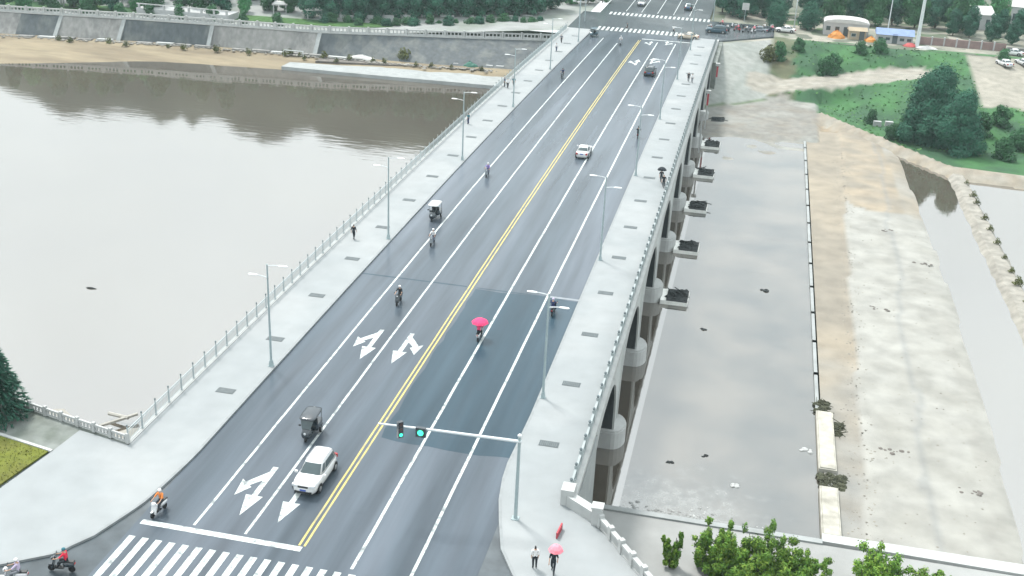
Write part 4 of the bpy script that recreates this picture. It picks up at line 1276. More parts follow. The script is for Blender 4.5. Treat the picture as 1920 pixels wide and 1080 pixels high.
def person(pose, label, loc, rz, shirt='white', trousers='dark', helmet=None, group=None, scale=1.0):
    t = thing('person', label, 'person', loc, rz, group)
    t.scale = (scale,)*3
    pm = PMESH[pose]
    b = link('body', pm['body'], t)
    for r in ('shirt', 'trousers', 'shoe_a', 'shoe_b', 'hair', 'eyes', 'mouth'):
        if r == 'hair' and helmet: continue
        if r not in pm: continue
        o = link('shoe' if r[:4] == 'shoe' else r, pm[r], t)
        mm = {'shirt': 'cloth_'+shirt, 'trousers': 'cloth_'+trousers}.get(r)
        if mm:
            o.material_slots[0].link = 'OBJECT'; o.material_slots[0].material = M[mm]
    if helmet:
        o = link('helmet', pm['helmet'], t)
        o.material_slots[0].link = 'OBJECT'; o.material_slots[0].material = M['cloth_'+helmet]
    return t
def zg(x, y): return (x, y, zr(y)+.145)
def zroad(x, y): return (x, y, zr(y)+.012)

# scooters with their riders
sc0 = make_scooter()
SC = [
 (-10.35, 58.4, PI-.15, 'paint_white', 'white scooter at the left end of the stop line', ('orange', 'dark', 'white', 'rider in an orange top on the white scooter at the stop line')),
 (-13.0, 51.3, PI/2+.15, 'paint_dark', 'dark scooter riding left round the near plaza kerb', ('red', 'dark', 'teal', 'rider in a bright red top on the dark scooter by the plaza kerb')),
 (-15.1, 49.6, PI/2+.3, 'paint_white', 'white scooter cut off by the bottom left corner', ('lilac', 'grey', 'white', 'rider in a lilac top at the bottom left corner')),
 (-5.5, 95.3, PI, 'paint_dark', 'dark scooter approaching in the left lane behind the arrows', ('dark', 'dark', 'white', 'rider in dark clothes and a white helmet approaching behind the lane arrows')),
 (-6.75, 111.0, PI, 'paint_grey', 'grey scooter following close behind on the lane line near the pale canopied tricycle', ('white', 'jeans', 'white', 'rider in white beside the pale canopied tricycle')),
 (-6.9, 136.4, PI, 'paint_grey', 'grey scooter on the left lane line a third of the way up the bridge', ('purple', 'navy', 'white', 'rider in a pale purple top on the left lane line')),
 (3.6, 90.2, 0, 'paint_white', 'white scooter under a red umbrella on the dark asphalt patch', ('hotpink', 'dark', None, 'rider in a hot pink cape under the red umbrella')),
 (8.9, 97.4, 0, 'paint_dark', 'dark scooter riding away behind the near right lamp head', ('navy', 'navy', 'lilac', 'rider in navy riding away at the far edge of the dark asphalt patch')),
 (9.2, 162.4, 0, 'paint_dark', 'dark scooter riding away along the right kerb', ('dark', 'dark', 'dark', 'rider in black riding away along the right kerb')),
 (-8.3, 198.0, PI, 'paint_dark', 'dark scooter coming along the far left lane', ('navy', 'dark', 'dark', 'rider in dark blue on the far left lane')),
 (-3.1, 236.6, PI, 'paint_grey', 'grey scooter just before the far crossing', ('white', 'grey', 'white', 'rider in white just before the far crossing')),
]
for i, (x, y, a, pnt, lab, (sh, tr, hel, plab)) in enumerate(SC):
    if i == 0:
        sc0.location = zroad(x, y); sc0.rotation_euler = (0, 0, a); sc0['label'] = lab; sc0['group'] = 'scooters on the road'
    else:
        dup(sc0, zroad(x, y), a, lab, 'scooters on the road', swap={'paint_white': M[pnt]})
    person('ride', plab, zroad(x, y), a, sh, tr, hel)
# red umbrella fixed over the scooter
um = thing('umbrella', 'red pink umbrella held over the scooter on the dark asphalt patch', 'umbrella', zroad(3.6, 90.2))
def umbrella_parts(t, r, h, m, c=(0, 0, 0)):
    mb = MB(); n = 8; rings = [(0.02, h+.34), (r*.45, h+.27), (r*.8, h+.12), (r, h-.06)]
    for k in range(n):
        a0, a1 = 2*PI*k/n, 2*PI*(k+1)/n
        for (ra, za), (rb_, zb_) in zip(rings, rings[1:]):
            P = lambda rr, a, z: (c[0]+rr*math.cos(a), c[1]+rr*math.sin(a), c[2]+z)
            mb.quad(P(rb_, a0, zb_), P(rb_, a1, zb_), P(ra, a1, za), P(ra, a0, za))
            mb.quad(P(rb_, a0, zb_-.012), P(ra, a0, za-.012), P(ra, a1, za-.012), P(rb_, a1, zb_-.012))
    mb.build('umbrella_canopy', m, t)
    MB().tube([(c[0], c[1], 1.1), (c[0], c[1], h+.36)], .012, 5).build('umbrella_shaft', M['iron'], t)
umbrella_parts(um, .78, 1.62, M['cloth_hotpink'], (0, .05, 0))

# people on foot
person('stand', 'person in a white top and dark trousers at the bottom right corner pavement', zg(14.9, 59.2), .3, 'white', 'dark')
person('walk', 'person in black walking under the pink umbrella on the corner pavement', zg(16.1, 59.1), PI, 'dark', 'dark')
um2 = thing('umbrella', 'pale pink umbrella carried over the corner pavement', 'umbrella', zg(16.2, 59.1))
umbrella_parts(um2, .48, 1.75, M['cloth_pink'])
PPL = [(-15.05, 109.5, 'walk', 0, 'dark', 'dark', 'person in black walking beside the left balustrade'),
 (-16.0, 186.2, 'stand', 1.6, 'navy', 'dark', 'person in navy leaning by the left balustrade near the fourth lamp'),
 (-15.3, 185.4, 'walk', 0, 'white', 'dark', 'person in white walking between two others near the fourth left lamp'),
 (-14.6, 186.9, 'walk', PI, 'teal', 'dark', 'person in teal walking at the right of the trio on the left pavement'),
 (-15.5, 160.0, 'stand', 1.2, 'teal', 'navy', 'person standing beside the third left lamp'),
 (14.6, 141.3, 'walk', PI, 'dark', 'dark', 'person in black on the right pavement under the dark sunshade'),
 (15.1, 139.3, 'walk', PI, 'dark', 'dark', 'second person in black a step nearer on the right pavement'),
 (13.2, 204.1, 'walk', 0, 'dark', 'dark', 'person in black on the far right pavement'),
 (13.9, 203.4, 'walk', 0, 'white', 'grey', 'person in white beside another on the far right pavement'),
 (14.0, 120.0, 'stand', 2, 'white', 'grey', 'person in white standing by the right parapet'),
 (-14.6, 232, 'walk', PI, 'grey', 'dark', 'person in grey walking at the far end of the left pavement'),
 (-13.8, 222, 'walk', 0, 'white', 'jeans', 'person in white near the far end of the left pavement'),
 (-4.0, 254.6, 'walk', PI/2, 'dark', 'dark', 'person in black on the far crossing'),
 (6.0, 255.6, 'walk', -PI/2, 'white', 'dark', 'person in white on the far crossing')]
for x, y, po, a, sh, tr, lab in PPL:
    z = ZF+.01 if y > 252 else zr(y)+.145
    if lab == 'person in white standing by the right parapet': continue
    person(po, lab, (x, y, z), a, sh, tr)
um3 = thing('umbrella', 'dark umbrella over the pair on the right pavement', 'umbrella', zg(14.6, 141.3))
umbrella_parts(um3, .6, 1.72, M['cloth_dark'])
# far right corner: waiting scooters and riders
rnd = random.Random(4)
for i in range(16):
    x = 13.5+i*.95+rnd.uniform(-.3, .3); y = 264+rnd.uniform(-1.5, 6.5)+.12*i; a = rnd.uniform(-1, 1)+PI/2
    x2 = min(x, 27)
    cols = ['paint_white', 'paint_red', 'paint_dark', 'paint_grey', 'paint_navy']
    dup(sc0, (x2, y, ZF+.01), a, None, 'scooters waiting at the far right corner', swap={'paint_white': M[cols[i % 5]]})['label'] = '%s scooter in the crowd at the far right corner, %s from the road' % (['white', 'red', 'black', 'grey', 'navy'][i % 5], ORD[i])
    if i % 2 == 0:
        person('ride', 'rider in %s in the crowd at the far right corner, %s from the road' % (['white', 'dark', 'pink', 'grey'][i % 4], ORD[i//2]), (x2, y, ZF+.01), a, ['white', 'dark', 'pink', 'grey'][i % 4], 'dark', 'white' if i % 4 else None, 'riders waiting at the far right corner')

# ================================================================== VEGETATION
def leaf_cloud(blobs, n, size, seed, droop=0.0, jit=.10):
    """blobs: (x,y,z,rx,ry,rz); leaves sit through the outer shell of each blob"""
    rnd = random.Random(seed); mb = MB()
    vol = [b[3]*b[4]+b[4]*b[5]+b[3]*b[5] for b in blobs]; tot = sum(vol)
    for b, v in zip(blobs, vol):
        for _ in range(int(n*v/tot)):
            z = rnd.uniform(-1, 1); a = rnd.uniform(0, 2*PI); q = math.sqrt(1-z*z)
            d = Vector((q*math.cos(a), q*math.sin(a), z))
            rr = rnd.uniform(.55, 1.0)**.6*(1+rnd.gauss(0, jit))
            c = Vector((b[0]+d.x*b[3]*rr, b[1]+d.y*b[4]*rr, b[2]+d.z*b[5]*rr))
            nn = (d+Vector((rnd.uniform(-.8, .8), rnd.uniform(-.8, .8), rnd.uniform(-.4, .9)))).normalized()
            u = nn.orthogonal().normalized(); u.rotate(Matrix.Rotation(rnd.uniform(0, 2*PI), 3, nn)); w = nn.cross(u)
            s = size*rnd.uniform(.6, 1.35)
            u *= s; w *= s*.55
            if droop: c.z -= droop*rnd.random()
            i = len(mb.v)
            mb.v += [tuple(c-u), tuple(c-w*.9+u*.1), tuple(c+u), tuple(c+w*.9+u*.1)]
            mb.f.append((i, i+1, i+2, i+3))
    return mb
def crown_blobs(h, r, seed, n=11, low=.25, pointy=.3):
    rnd = random.Random(seed); B = []
    for k in range(n):
        t = (k+.5)/n; z = h*(low+(1-low)*t*.95)
        rad = (r if n < 20 else r*1.25)*math.sin(PI*min(1, .18+.8*t))**(.7)*(1-pointy*t)
        a = k*2.4+rnd.uniform(-.5, .5); off = rad*rnd.uniform(.3, .75)
        br_ = r*(rnd.uniform(.38, .58) if n < 20 else rnd.uniform(.2, .46))
        B.append((off*math.cos(a), off*math.sin(a), z, br_, br_*rnd.uniform(.8, 1.2), br_*rnd.uniform(.75, 1.1)))
    B.append((0, 0, h*(low+.35*(1-low)), r*.6, r*.6, h*.25))
    return B
def trunk_mesh(h, r, seed, blobs):
    rnd = random.Random(seed); mb = MB()
    pts = [(rnd.uniform(-.03, .03)*h*t, rnd.uniform(-.03, .03)*h*t, h*.75*t) for t in (0, .33, .66, 1)]
    mb.tube(pts, [r, r*.8, r*.55, r*.25], 7)
    for b in blobs[::2]:
        z0 = min(h*.5, b[2]*.6); mb.tube([(0, 0, z0), (b[0]*.5, b[1]*.5, (z0+b[2])/2), b[:3]], [r*.4, r*.25, r*.08], 5)
    return mb.mesh('trunk', M['bark'])
TREES = {}
def tree_proto(key, h, r, n, leaf, m, seed, low=.25, pointy=.3, nb=11, droop=0, tr=None):
    B = crown_blobs(h, r, seed, nb, low, pointy)
    TREES[key] = (trunk_mesh(h, tr or h*.022, seed, B), leaf_cloud(B, n, leaf, seed, droop).mesh('crown', M[m]))
for i in range(3):
    tree_proto('dark%d' % i, 9.5, 3.1, 5600, .25, 'leaf_teal', 40+i, .12, .22)
    tree_proto('green%d' % i, 7.5, 2.8, 4600, .24, 'leaf_green', 50+i, .15, .3)
tree_proto('light0', 6.5, 2.6, 4200, .22, 'leaf_light', 61, .15, .3)
tree_proto('light1', 5.5, 2.6, 4000, .22, 'leaf_light', 62, .1, .35)
tree_proto('round', 5.2, 2.9, 5200, .2, 'leaf_teal', 63, .12, .1, 13)
tree_proto('bush', 2.4, 1.5, 2600, .13, 'leaf_green', 64, .02, .2, 8)
tree_proto('bush_olive', 1.9, 1.4, 1000, .16, 'leaf_olive', 65, .02, .2, 8)
tree_proto('big', 11.0, 4.9, 26000, .21, 'leaf_teal', 66, .03, .45, 26, .9)
tree_proto('weed', .9, .7, 220, .12, 'leaf_olive', 67, .02, .2, 5)
tree_proto('hedge0', 2.2, 1.7, 1400, .2, 'leaf_teal', 71, .02, .5, 10)
tree_proto('hedge1', 1.7, 1.9, 1300, .2, 'leaf_green', 72, .02, .5, 12)
def tree(key, loc, label, cat='tree', name='broadleaf_tree', group=None, sc=1.0, rz=None, szz=1.0):
    tm, cm = TREES[key]
    t = thing(name, label, cat, loc, rz if rz is not None else (loc[0]*1.7 % 6.28), group)
    t.scale = (sc, sc, sc*szz)
    link('trunk', tm, t); link('crown', cm, t)
    return t
rnd = random.Random(77)
n = 0
for i in range(14):
    x = -27-i*3.7; y = 268-(i*1.35)+rnd.uniform(-.8, .8)
    tree('dark%d' % (i % 3), (x, y, lerp(-4.2, -2.3, (x+60)/40)), 'dark teal tree in the far left front row, %s from the bridge' % ORD[i], group='dense dark tree row on the far left bank', sc=rnd.uniform(.95, 1.2))
for i in range(14):
    x = -25-i*3.9; y = 276-(i*1.35)+rnd.uniform(-1, 1)
    tree('dark%d' % ((i+1) % 3), (x, y, lerp(-4.2, -2.3, (x+60)/40)), 'dark teal tree in the far left rear row, %s from the bridge' % ORD[i], group='second dark tree row on the far left bank', sc=rnd.uniform(1.1, 1.35))
for i in range(15):
    x = -82-i*4.6; y = 252-(i*1.55)+rnd.uniform(-2, 2)
    tree(['green0', 'green1', 'light1', 'dark2', 'green2'][i % 5], (x, y, -4.0), 'green tree on the far left terrace, %s from the dense dark row' % ORD[i], group='mixed trees on the far left terrace', sc=rnd.uniform(.75, 1.1))
for i in range(12):
    x = -84-i*5.4+rnd.uniform(-1, 1); y = 262-(i*1.6)+rnd.uniform(-1.5, 1.5)
    tree(['dark0', 'green2', 'dark1', 'green0'][i % 4], (x, y, -4.0), 'dark green tree behind the far left terrace, %s from the dark row' % ORD[i], group='rear trees on the far left terrace', sc=rnd.uniform(.9, 1.2))
for i in range(22):
    x = -24-i*2.25+rnd.uniform(-.9, .9); y = interp(TOP, x)+12+rnd.uniform(-2.2, 1.6)
    tree(['hedge0', 'hedge1', 'bush'][i % 3], (x, y, lerp(-4.1, -2.6, (x+60)/40)), 'low dark bush in the hedge before the dense dark row, %s from the bridge' % ORD[i], 'bush', 'hedge_bush', 'hedge before the dense dark row', rnd.uniform(.55, 1.15), szz=rnd.uniform(.6, 1.0))
for i in range(9):
    x = -80-i*7.2+rnd.uniform(-1, 1); y = interp(TOP, x)+5.0
    tree('bush', (x, y, -4.2), 'low green bush behind the far left balustrade, %s from the dense dark row' % ORD[i], 'bush', 'garden_bush', 'bushes behind the far left balustrade', rnd.uniform(.9, 1.4))
for i, (x, y) in enumerate(((-14.8, 291), (-18, 288), (-21.5, 286), (-17, 297), (-22, 295), (-26, 291))):
    tree(['light0', 'green1', 'light1'][i % 3], (x, y, -2), 'light green tree beside the far road, %s from the road' % ORD[i], group='trees left of the far road', sc=rnd.uniform(.8, 1.05))
for i, (x, y) in enumerate(((14.8, 292), (17.5, 287), (20.5, 284), (16.5, 300), (21.5, 294), (25, 289), (14.8, 305), (28, 296))):
    tree('dark%d' % (i % 3), (x, y, -2.1), 'dark tall tree right of the far road, %s from the kerb' % ORD[i], group='trees right of the far road', sc=rnd.uniform(.95, 1.2))
tree('round', (28.2, 277, -2.1), 'round dark green tree behind the waiting scooters', sc=1.0)
tree('round', (35.2, 277, -2.1), 'round dark green tree left of the pale shed', sc=1.05, rz=2)
for i, (x, y) in enumerate(((36, 294), (41, 291), (46, 293), (51, 290), (55, 293), (60, 291), (65, 294), (70, 291), (40, 301), (50, 302), (62, 303))):
    tree(['dark0', 'green1', 'dark2', 'green0'][i % 4], (x, y, -2.1), 'tall green tree behind the far right sheds, %s in the belt' % ORD[i], group='tree belt behind the sheds', sc=rnd.uniform(1.0, 1.3))
for i, (x, y) in enumerate(((52, 309), (58, 310), (64, 309), (70, 308), (76, 309), (83, 318), (92, 318))):
    tree(['light0', 'light1'][i % 2], (x, y, -2.1), 'bright green tree near the white houses, %s from the tall pole' % ORD[i], group='bright trees near the white houses', sc=rnd.uniform(1.0, 1.3))
for i, (x, y) in enumerate(((68, 285), (71.5, 284), (79, 289), (82.5, 287), (80, 279), (85, 281), (89, 283), (76, 281))):
    tree('dark%d' % (i % 3), (x, y, -2.1), 'dark low tree in front of the white houses, %s from the left' % ORD[i], group='dark trees before the white houses', sc=rnd.uniform(.55, .75))
for i, (x, y, s) in enumerate(((55.5, 213, 1.12), (60.5, 208, .98), (58, 221, 1.1))):
    tree('big', (x, y, -9.4), ['big dark willow-like tree standing right behind the levee path end', 'big dark tree at the pond edge, right of the willow-like one', 'big dark tree rearmost of the three behind the levee path'][i], sc=s, rz=i*2.1)
for i, (x, y, s) in enumerate(((50, 212, .9), (53, 219, 1.1), (68, 206, 1.2), (72, 213, 1.3), (66, 219, 1.3), (47, 223, .8), (70, 224, 1.2), (76, 220, 1.3), (74, 203, 1.0))):
    tree('bush', (x, y, bank_h(x, y)), 'green bush around the big dark trees, %s from the levee path' % ORD[i], 'bush', 'wild_bush', 'bushes around the big dark trees', s*1.25)
for i, (x, y, s) in enumerate(((27, 249, 1.3), (29, 251, 1.2), (39, 248, 1.3), (40.5, 251, 1.1), (33, 256, .9), (46, 258, .9), (50, 259, 1.0), (75, 258.5, 1.0), (85, 256, 1.3))):
    tree('bush' if i != 0 else 'bush_olive', (x, y, bank_h(x, y)), 'bush on the green slope of the far right bank, %s from the bridge' % ORD[i], 'bush', 'wild_bush', 'bushes on the far right slope', s*1.2)
for i in range(10):
    x = -74+i*4.6+rnd.uniform(-1.5, 1.5)
    tree('weed', (x, interp(BASE, x)-1.5, -8.5), 'small dry shrub at the foot of the far left embankment, %s along' % ORD[i], 'bush', 'small_shrub', 'shrubs along the embankment foot', rnd.uniform(.8, 1.6))
tree('bush_olive', (-49, 235.4, -8.6), 'olive bush between the pale tarp and the green tarp', 'bush', 'wild_bush', sc=1.3)
for i in range(11):
    x = -125+i*6.2+rnd.uniform(-2, 2)
    tree('weed', (x, interp(BASE, x)-2.0-rnd.uniform(0, 2.5), -8.7), 'brown green shrub on the sand beach, %s from the left' % ORD[i], 'bush', 'small_shrub', 'shrubs on the sand beach', rnd.uniform(.9, 1.7))
for i in range(16):
    y = 192-i*5.5+rnd.uniform(-2, 2); x = 58.6+.9*math.sin((196-y)/90)+.7
    tree('weed', (x, y, -8.95), 'weed clump on the narrow levee beside the pond, %s from its far end' % ORD[i], 'weed', 'weed_clump', 'weed clumps on the narrow levee', rnd.uniform(.6, 1.2))

# conifer on the near left corner
mb = MB(); rnd = random.Random(14)
for k in range(46):
    t = k/46; z = .5+6.2*t; r = 2.35*(1-t)**.8+.15
    for j in range(int(16-7*t)):
        a = rnd.uniform(0, 2*PI)
        for q in range(9):
            f = rnd.uniform(.3, 1.02); c = Vector((r*f*math.cos(a), r*f*math.sin(a), z-.45*f+rnd.uniform(-.12, .12)))
            d = Vector((math.cos(a+rnd.uniform(-.7, .7)), math.sin(a+rnd.uniform(-.7, .7)), rnd.uniform(-.5, .2)))
            u = d.normalized()*rnd.uniform(.18, .36); w = u.cross(Vector((rnd.uniform(-.4, .4), rnd.uniform(-.4, .4), 1))).normalized()*rnd.uniform(.05, .11)
            i = len(mb.v); mb.v += [tuple(c-u-w*.3), tuple(c-w), tuple(c+u), tuple(c+w)]; mb.f.append((i, i+1, i+2, i+3))
ct = thing('conifer_tree', 'dark conifer tree at the left edge beside the river railing', 'tree', (-27.6, 66.3, zr(66)+.1))
MB().tube([(0, 0, 0), (0, 0, 6.6)], [.16, .03], 8).build('trunk', M['bark'], ct)
mb.build('crown', M['leaf_conifer'], ct)
tag(MB().lathe([(.2, 0), (.3, .12), (.28, .3), (.12, .4)], 10).build('garden_stone', M['white_stone'], loc=(-24.7, 61.2, zr(61)+.1), smooth=True), 'white rounded stone on the olive grass at the left edge', 'stone')

# lush shrubs at the bottom right
def shrub(x, y, z, stems, h, r, n, m, label, seed, leaf=.13):
    rnd = random.Random(seed); B = []
    for k in range(stems*2):
        a = rnd.uniform(0, 2*PI); d = r*1.1*math.sqrt(rnd.random()); hh = h*rnd.uniform(.6, 1.05)
        x_, y_ = d*math.cos(a), d*math.sin(a)
        for q in range(5):
            f = .2+.8*q/4
            B.append((x_*(.6+.6*f)+rnd.uniform(-.35, .35)*r, y_*(.6+.6*f)+rnd.uniform(-.35, .35)*r, hh*f, r*rnd.uniform(.16, .42)*(1.1-.5*f), r*rnd.uniform(.16, .42)*(1.1-.5*f), hh*rnd.uniform(.07, .17)))
    t = thing('leafy_shrub', label, 'shrub', (x, y, z), 0, 'shrubs on the lower quay')
    st = MB()
    for b in B[2::5]: st.tube([(b[0]*.2, b[1]*.2, 0), (b[0]*.7, b[1]*.7, b[2]*.6), (b[0], b[1], b[2]*1.5)], [.06, .045, .02], 5)
    st.build('stem', M['bark'], t)
    leaf_cloud(B, n, leaf, seed, 0, .24).build('foliage', m, t)
shrub(23.0, 73.2, -8.6, 3, 2.9, .55, 6840, M['leaf_lime'], 'narrow leafy green shrub left of the others at the bottom edge', 1)
shrub(26.0, 73.6, -8.6, 6, 3.9, 1.3, 13300, M['leaf_lime'], 'tall two toned shrub at the left of the lush bottom clump', 2, .105)
shrub(28.2, 72.6, -8.6, 8, 3.0, 1.7, 15200, M['leaf_lime'], 'broad low shrub in the middle of the lush bottom clump', 3, .105)
shrub(30.4, 73.4, -8.6, 8, 3.9, 1.8, 17100, M['leaf_lime'], 'wide bright shrub at the right of the lush bottom clump', 4, .105)
shrub(32.6, 72.8, -8.6, 6, 2.9, 1.4, 11400, M['leaf_lime'], 'low shrub at the right end of the lush bottom clump', 8, .105)
shrub(37.9, 74.0, -8.6, 8, 3.2, 1.7, 15200, M['leaf_lime'], 'bright yellow green shrub at the bottom right, first past the gap', 5, .105)
shrub(40.6, 73.2, -8.6, 7, 2.6, 1.8, 13300, M['leaf_lime'], 'low yellow green shrub at the bottom right, second past the gap', 6, .105)
shrub(43.9, 73.2, -8.6, 6, 2.1, 1.8, 11400, M['leaf_lime'], 'low bright shrub farthest right along the bottom edge', 7, .105)

# ================================================================== FAR LEFT EMBANKMENT
em = thing('embankment_wall', 'sloping river embankment of dark and pale panels on the far left bank', 'wall', (-70, 233, -8.6), absolute=True)
XS = [(-135, -126, 'revet_dark'), (-126, -112, 'revet_pale'), (-112, -92, 'revet_dark'), (-92, -68, 'revet_pale'), (-68, -16, 'revet_dark')]
for x0, x1, m in [(-400, -135, 'revet_pale')]+XS:
    mb = MB(); xs = frange(x0, x1, 4)
    for a, b in zip(xs, xs[1:]):
        p = [(a, interp(BASE, a), -8.75), (b, interp(BASE, b), -8.75), (b, interp(TOP, b), -4.2), (a, interp(TOP, a), -4.2)]
        mb.quad(*p)
        mb.quad((a, interp(TOP, a)+.3, -9.5), (a, interp(TOP, a), -4.2), (b, interp(TOP, b), -4.2), (b, interp(TOP, b)+.3, -9.5))
    mb.build('slope_panel', M[m], em)
for x in (-126, -112, -92, -68):
    yb, yt = interp(BASE, x), interp(TOP, x)
    MB().obox((x, (yb+yt)/2-.1, -6.3), (.45, 0, 0), (0, (yt-yb)/2+.25, 2.25), (0, -.12, .1)).build('pilaster', M['concrete'], em)
cpm = MB()
for a, b in zip(frange(-200, -16, 4), frange(-200, -16, 4)[1:]):
    mid = ((a+b)/2, (interp(TOP, a)+interp(TOP, b))/2+.15, -4.12); d = Vector((b-a, interp(TOP, b)-interp(TOP, a), 0))/2
    cpm.obox(mid, d*1.002, Vector((-d.y, d.x, 0)).normalized()*.4, (0, 0, .14))
cpm.build('coping', M['white_stone'], em)
fb_ = thing('embankment_balustrade', 'white balustrade along the top of the far left embankment', 'railing', (-70, 236, -4))
fp = MB().box(-.2, .2, -.2, .2, 0, 1.35).mesh('post', M['white_stone'])
fpn = MB(); fpn.box(-1.8, 1.8, -.12, .12, 0, .3).box(-1.8, 1.8, -.14, .14, .85, 1.15)
for i in range(5): fpn.box(-1.6+i*.8-.13, -1.6+i*.8+.13, -.1, .1, .3, .85)
fpn = fpn.mesh('panel', M['white_stone'])
x = -150.0
while x < -18:
    y = interp(TOP, x)+.25; y2 = interp(TOP, x+4)+.25; a = math.atan2(y2-y, 4)
    link('post', fp, fb_, (x+70, y-236, .0))
    if not (-52.0 < x < -50): link('panel', fpn, fb_, (x+2+70, (y+y2)/2-236, .0), (0, 0, a))
    x += 4
# raised terrace and small white pavilions behind the balustrade
tr_ = thing('terrace_wall', 'raised white terrace behind the balustrade above the dark panel', 'wall', (-102, 240, -4.2), absolute=True)
MB().box(-112, -90, 237.5, 243, -4.3, -2.6).build('terrace_body', M['wall_white'], tr_)
for i in range(8): MB().box(-111.6+i*3.0, -111.2+i*3.0, 237.6, 238.0, -2.6, -1.6).build('post', M['white_stone'], tr_)
MB().box(-112, -90, 237.65, 237.95, -1.75, -1.55).build('top_rail', M['white_stone'], tr_)
for i, (x, y, w, h) in enumerate(((-118, 246, 4, 2.6), (-99, 249, 6, 3.0), (-84, 252, 3.5, 2.4), (-75, 250, 4, 2.2), (-130, 240, 4, 2.5))):
    pv = thing('garden_pavilion', 'small white garden pavilion among the far left trees, %s from the left' % ORD[[1, 2, 3, 4, 0][i]], 'pavilion', (x, y, -4.2), .2*i, 'white pavilions on the far left terrace')
    for sx in (-1, 1):
        for sy in (-1, 1): MB().box(sx*w*.4-.12, sx*w*.4+.12, sy*1.2-.12, sy*1.2+.12, 0, h).build('column', M['wall_white'], pv)
    MB().box(-w*.5, w*.5, -1.6, 1.6, h, h+.25).box(-w*.42, w*.42, -1.3, 1.3, h+.25, h+.7, .4).build('roof', M['tarp_white'], pv)
pg = thing('promenade_wall', 'low pale wall with gaps in front of the dense dark trees', 'wall', (-45, 262, -3.5))
for i in range(11):
    x = -72+i*4.3; y = 250+i*1.62
    MB().box(x+45-1.6, x+45+1.6, y-262-.2, y-262+.2, -.7+i*.09, .5+i*.09).build('wall_block', M['wall_white'], pg)
kind(MB().prism(ccw([(-150, 233), (-112, 238.5), (-90, 240.5), (-66, 243), (-36, 256), (-30, 262), (-30, 285), (-150, 285)]), -3.95, -5).build('lawn', M['grass']))
lg = thing('bank_ledge', 'low pale broken ledge along the foot of the far left embankment', 'wall', (-100, 228, -8.8), absolute=True)
rnd = random.Random(8)
for i in range(20):
    x0 = -142+i*4.3; x1 = x0+rnd.uniform(3.0, 4.2)
    if rnd.random() < .12: continue
    ya, yb = interp(BASE, x0)-.9, interp(BASE, x1)-.9
    MB().prism(ccw([(x0, ya-.5), (x1, yb-.5), (x1, yb+.5), (x0, ya+.5)]), -8.1+rnd.uniform(-.15, .1), -9.6).build('ledge_block', M['revet_pale'] if i % 3 else M['white_stone'], lg)
kind(MB().prism(ccw([(-66, 227.8), (-43, 232.0), (-16, 235.2), (-16, 236.6), (-43, 233.4), (-66, 232.6)]), -8.55, -9.6).build('mud_strip', M['mud_grey']))
# things on the sill and the beach
def heap(name, loc, rx, ry, h, m, label, cat, seed=1):
    rnd = random.Random(seed); mb = MB(); n = 14; k = 5
    for j in range(k):
        t = j/(k-1)
        for i in range(n):
            a = 2*PI*i/n; q = (1-t**1.8)*rnd.uniform(.85, 1.12)+.04
            mb.v.append((rx*q*math.cos(a), ry*q*math.sin(a), h*t*rnd.uniform(.85, 1.1)))
    for j in range(k-1):
        for i in range(n): mb.f.append((j*n+i, j*n+(i+1) % n, (j+1)*n+(i+1) % n, (j+1)*n+i))
    mb.f.append(tuple((k-1)*n+i for i in range(n)))
    o = mb.build(name, m, loc=loc); return tag(o, label, cat)
heap('tarp_heap', (-57.5, 233.2, -8.7), 3.4, 1.2, 1.2, M['tarp_white'], 'long pale tarp heap at the foot of the dark far left embankment', 'tarp', 2)
heap('tarp_heap', (-34.3, 235.4, -8.7), 1.7, 1.0, 1.4, M['tarp_green'], 'green tarp heap at the foot of the far left embankment', 'tarp', 3)
for i, (x, y, w) in enumerate(((-51.5, 235.0, .7), (-44, 235.3, .6), (-40.5, 235.6, .9), (-30.4, 236.4, .8), (-28.2, 236.7, .9), (-37.5, 235.6, .6))):
    tag(MB().box(-w, w, -.5, .5, 0, .8, .1).build('concrete_block', M['wall_white'], loc=(x, y, -8.8)), 'pale block lying at the foot of the far left embankment, %s from the left' % ORD[[0, 1, 2, 4, 5, 3][i]], 'block', 'pale blocks at the embankment foot')
fr = thing('metal_frame', 'white rectangular frame on the sand at the left end of the sill', 'frame', (-72, 230.5, -8.8))
for s in (-1, 1): MB().box(s*2.2-.08, s*2.2+.08, -.08, .08, 0, 1.3).build('leg', M['metal_white'], fr)
MB().box(-2.3, 2.3, -.08, .08, 1.3, 1.45).build('top_bar', M['metal_white'], fr)
ld = thing('ladder', 'pale ladder leaning on the dark far left embankment', 'ladder', (-54.5, 236, -8.6))
for s in (-1, 1): MB().tube([(s*.5, 0, 0), (s*.5+.4, 4.2, 4.3)], .09, 5).build('rail', M['metal_white'], ld)
for i in range(6): MB().tube([(-.5+.07*i, .7*i+.3, .72*i+.3), (.5+.07*i, .7*i+.3, .72*i+.3)], .06, 5).build('rung', M['metal_white'], ld)

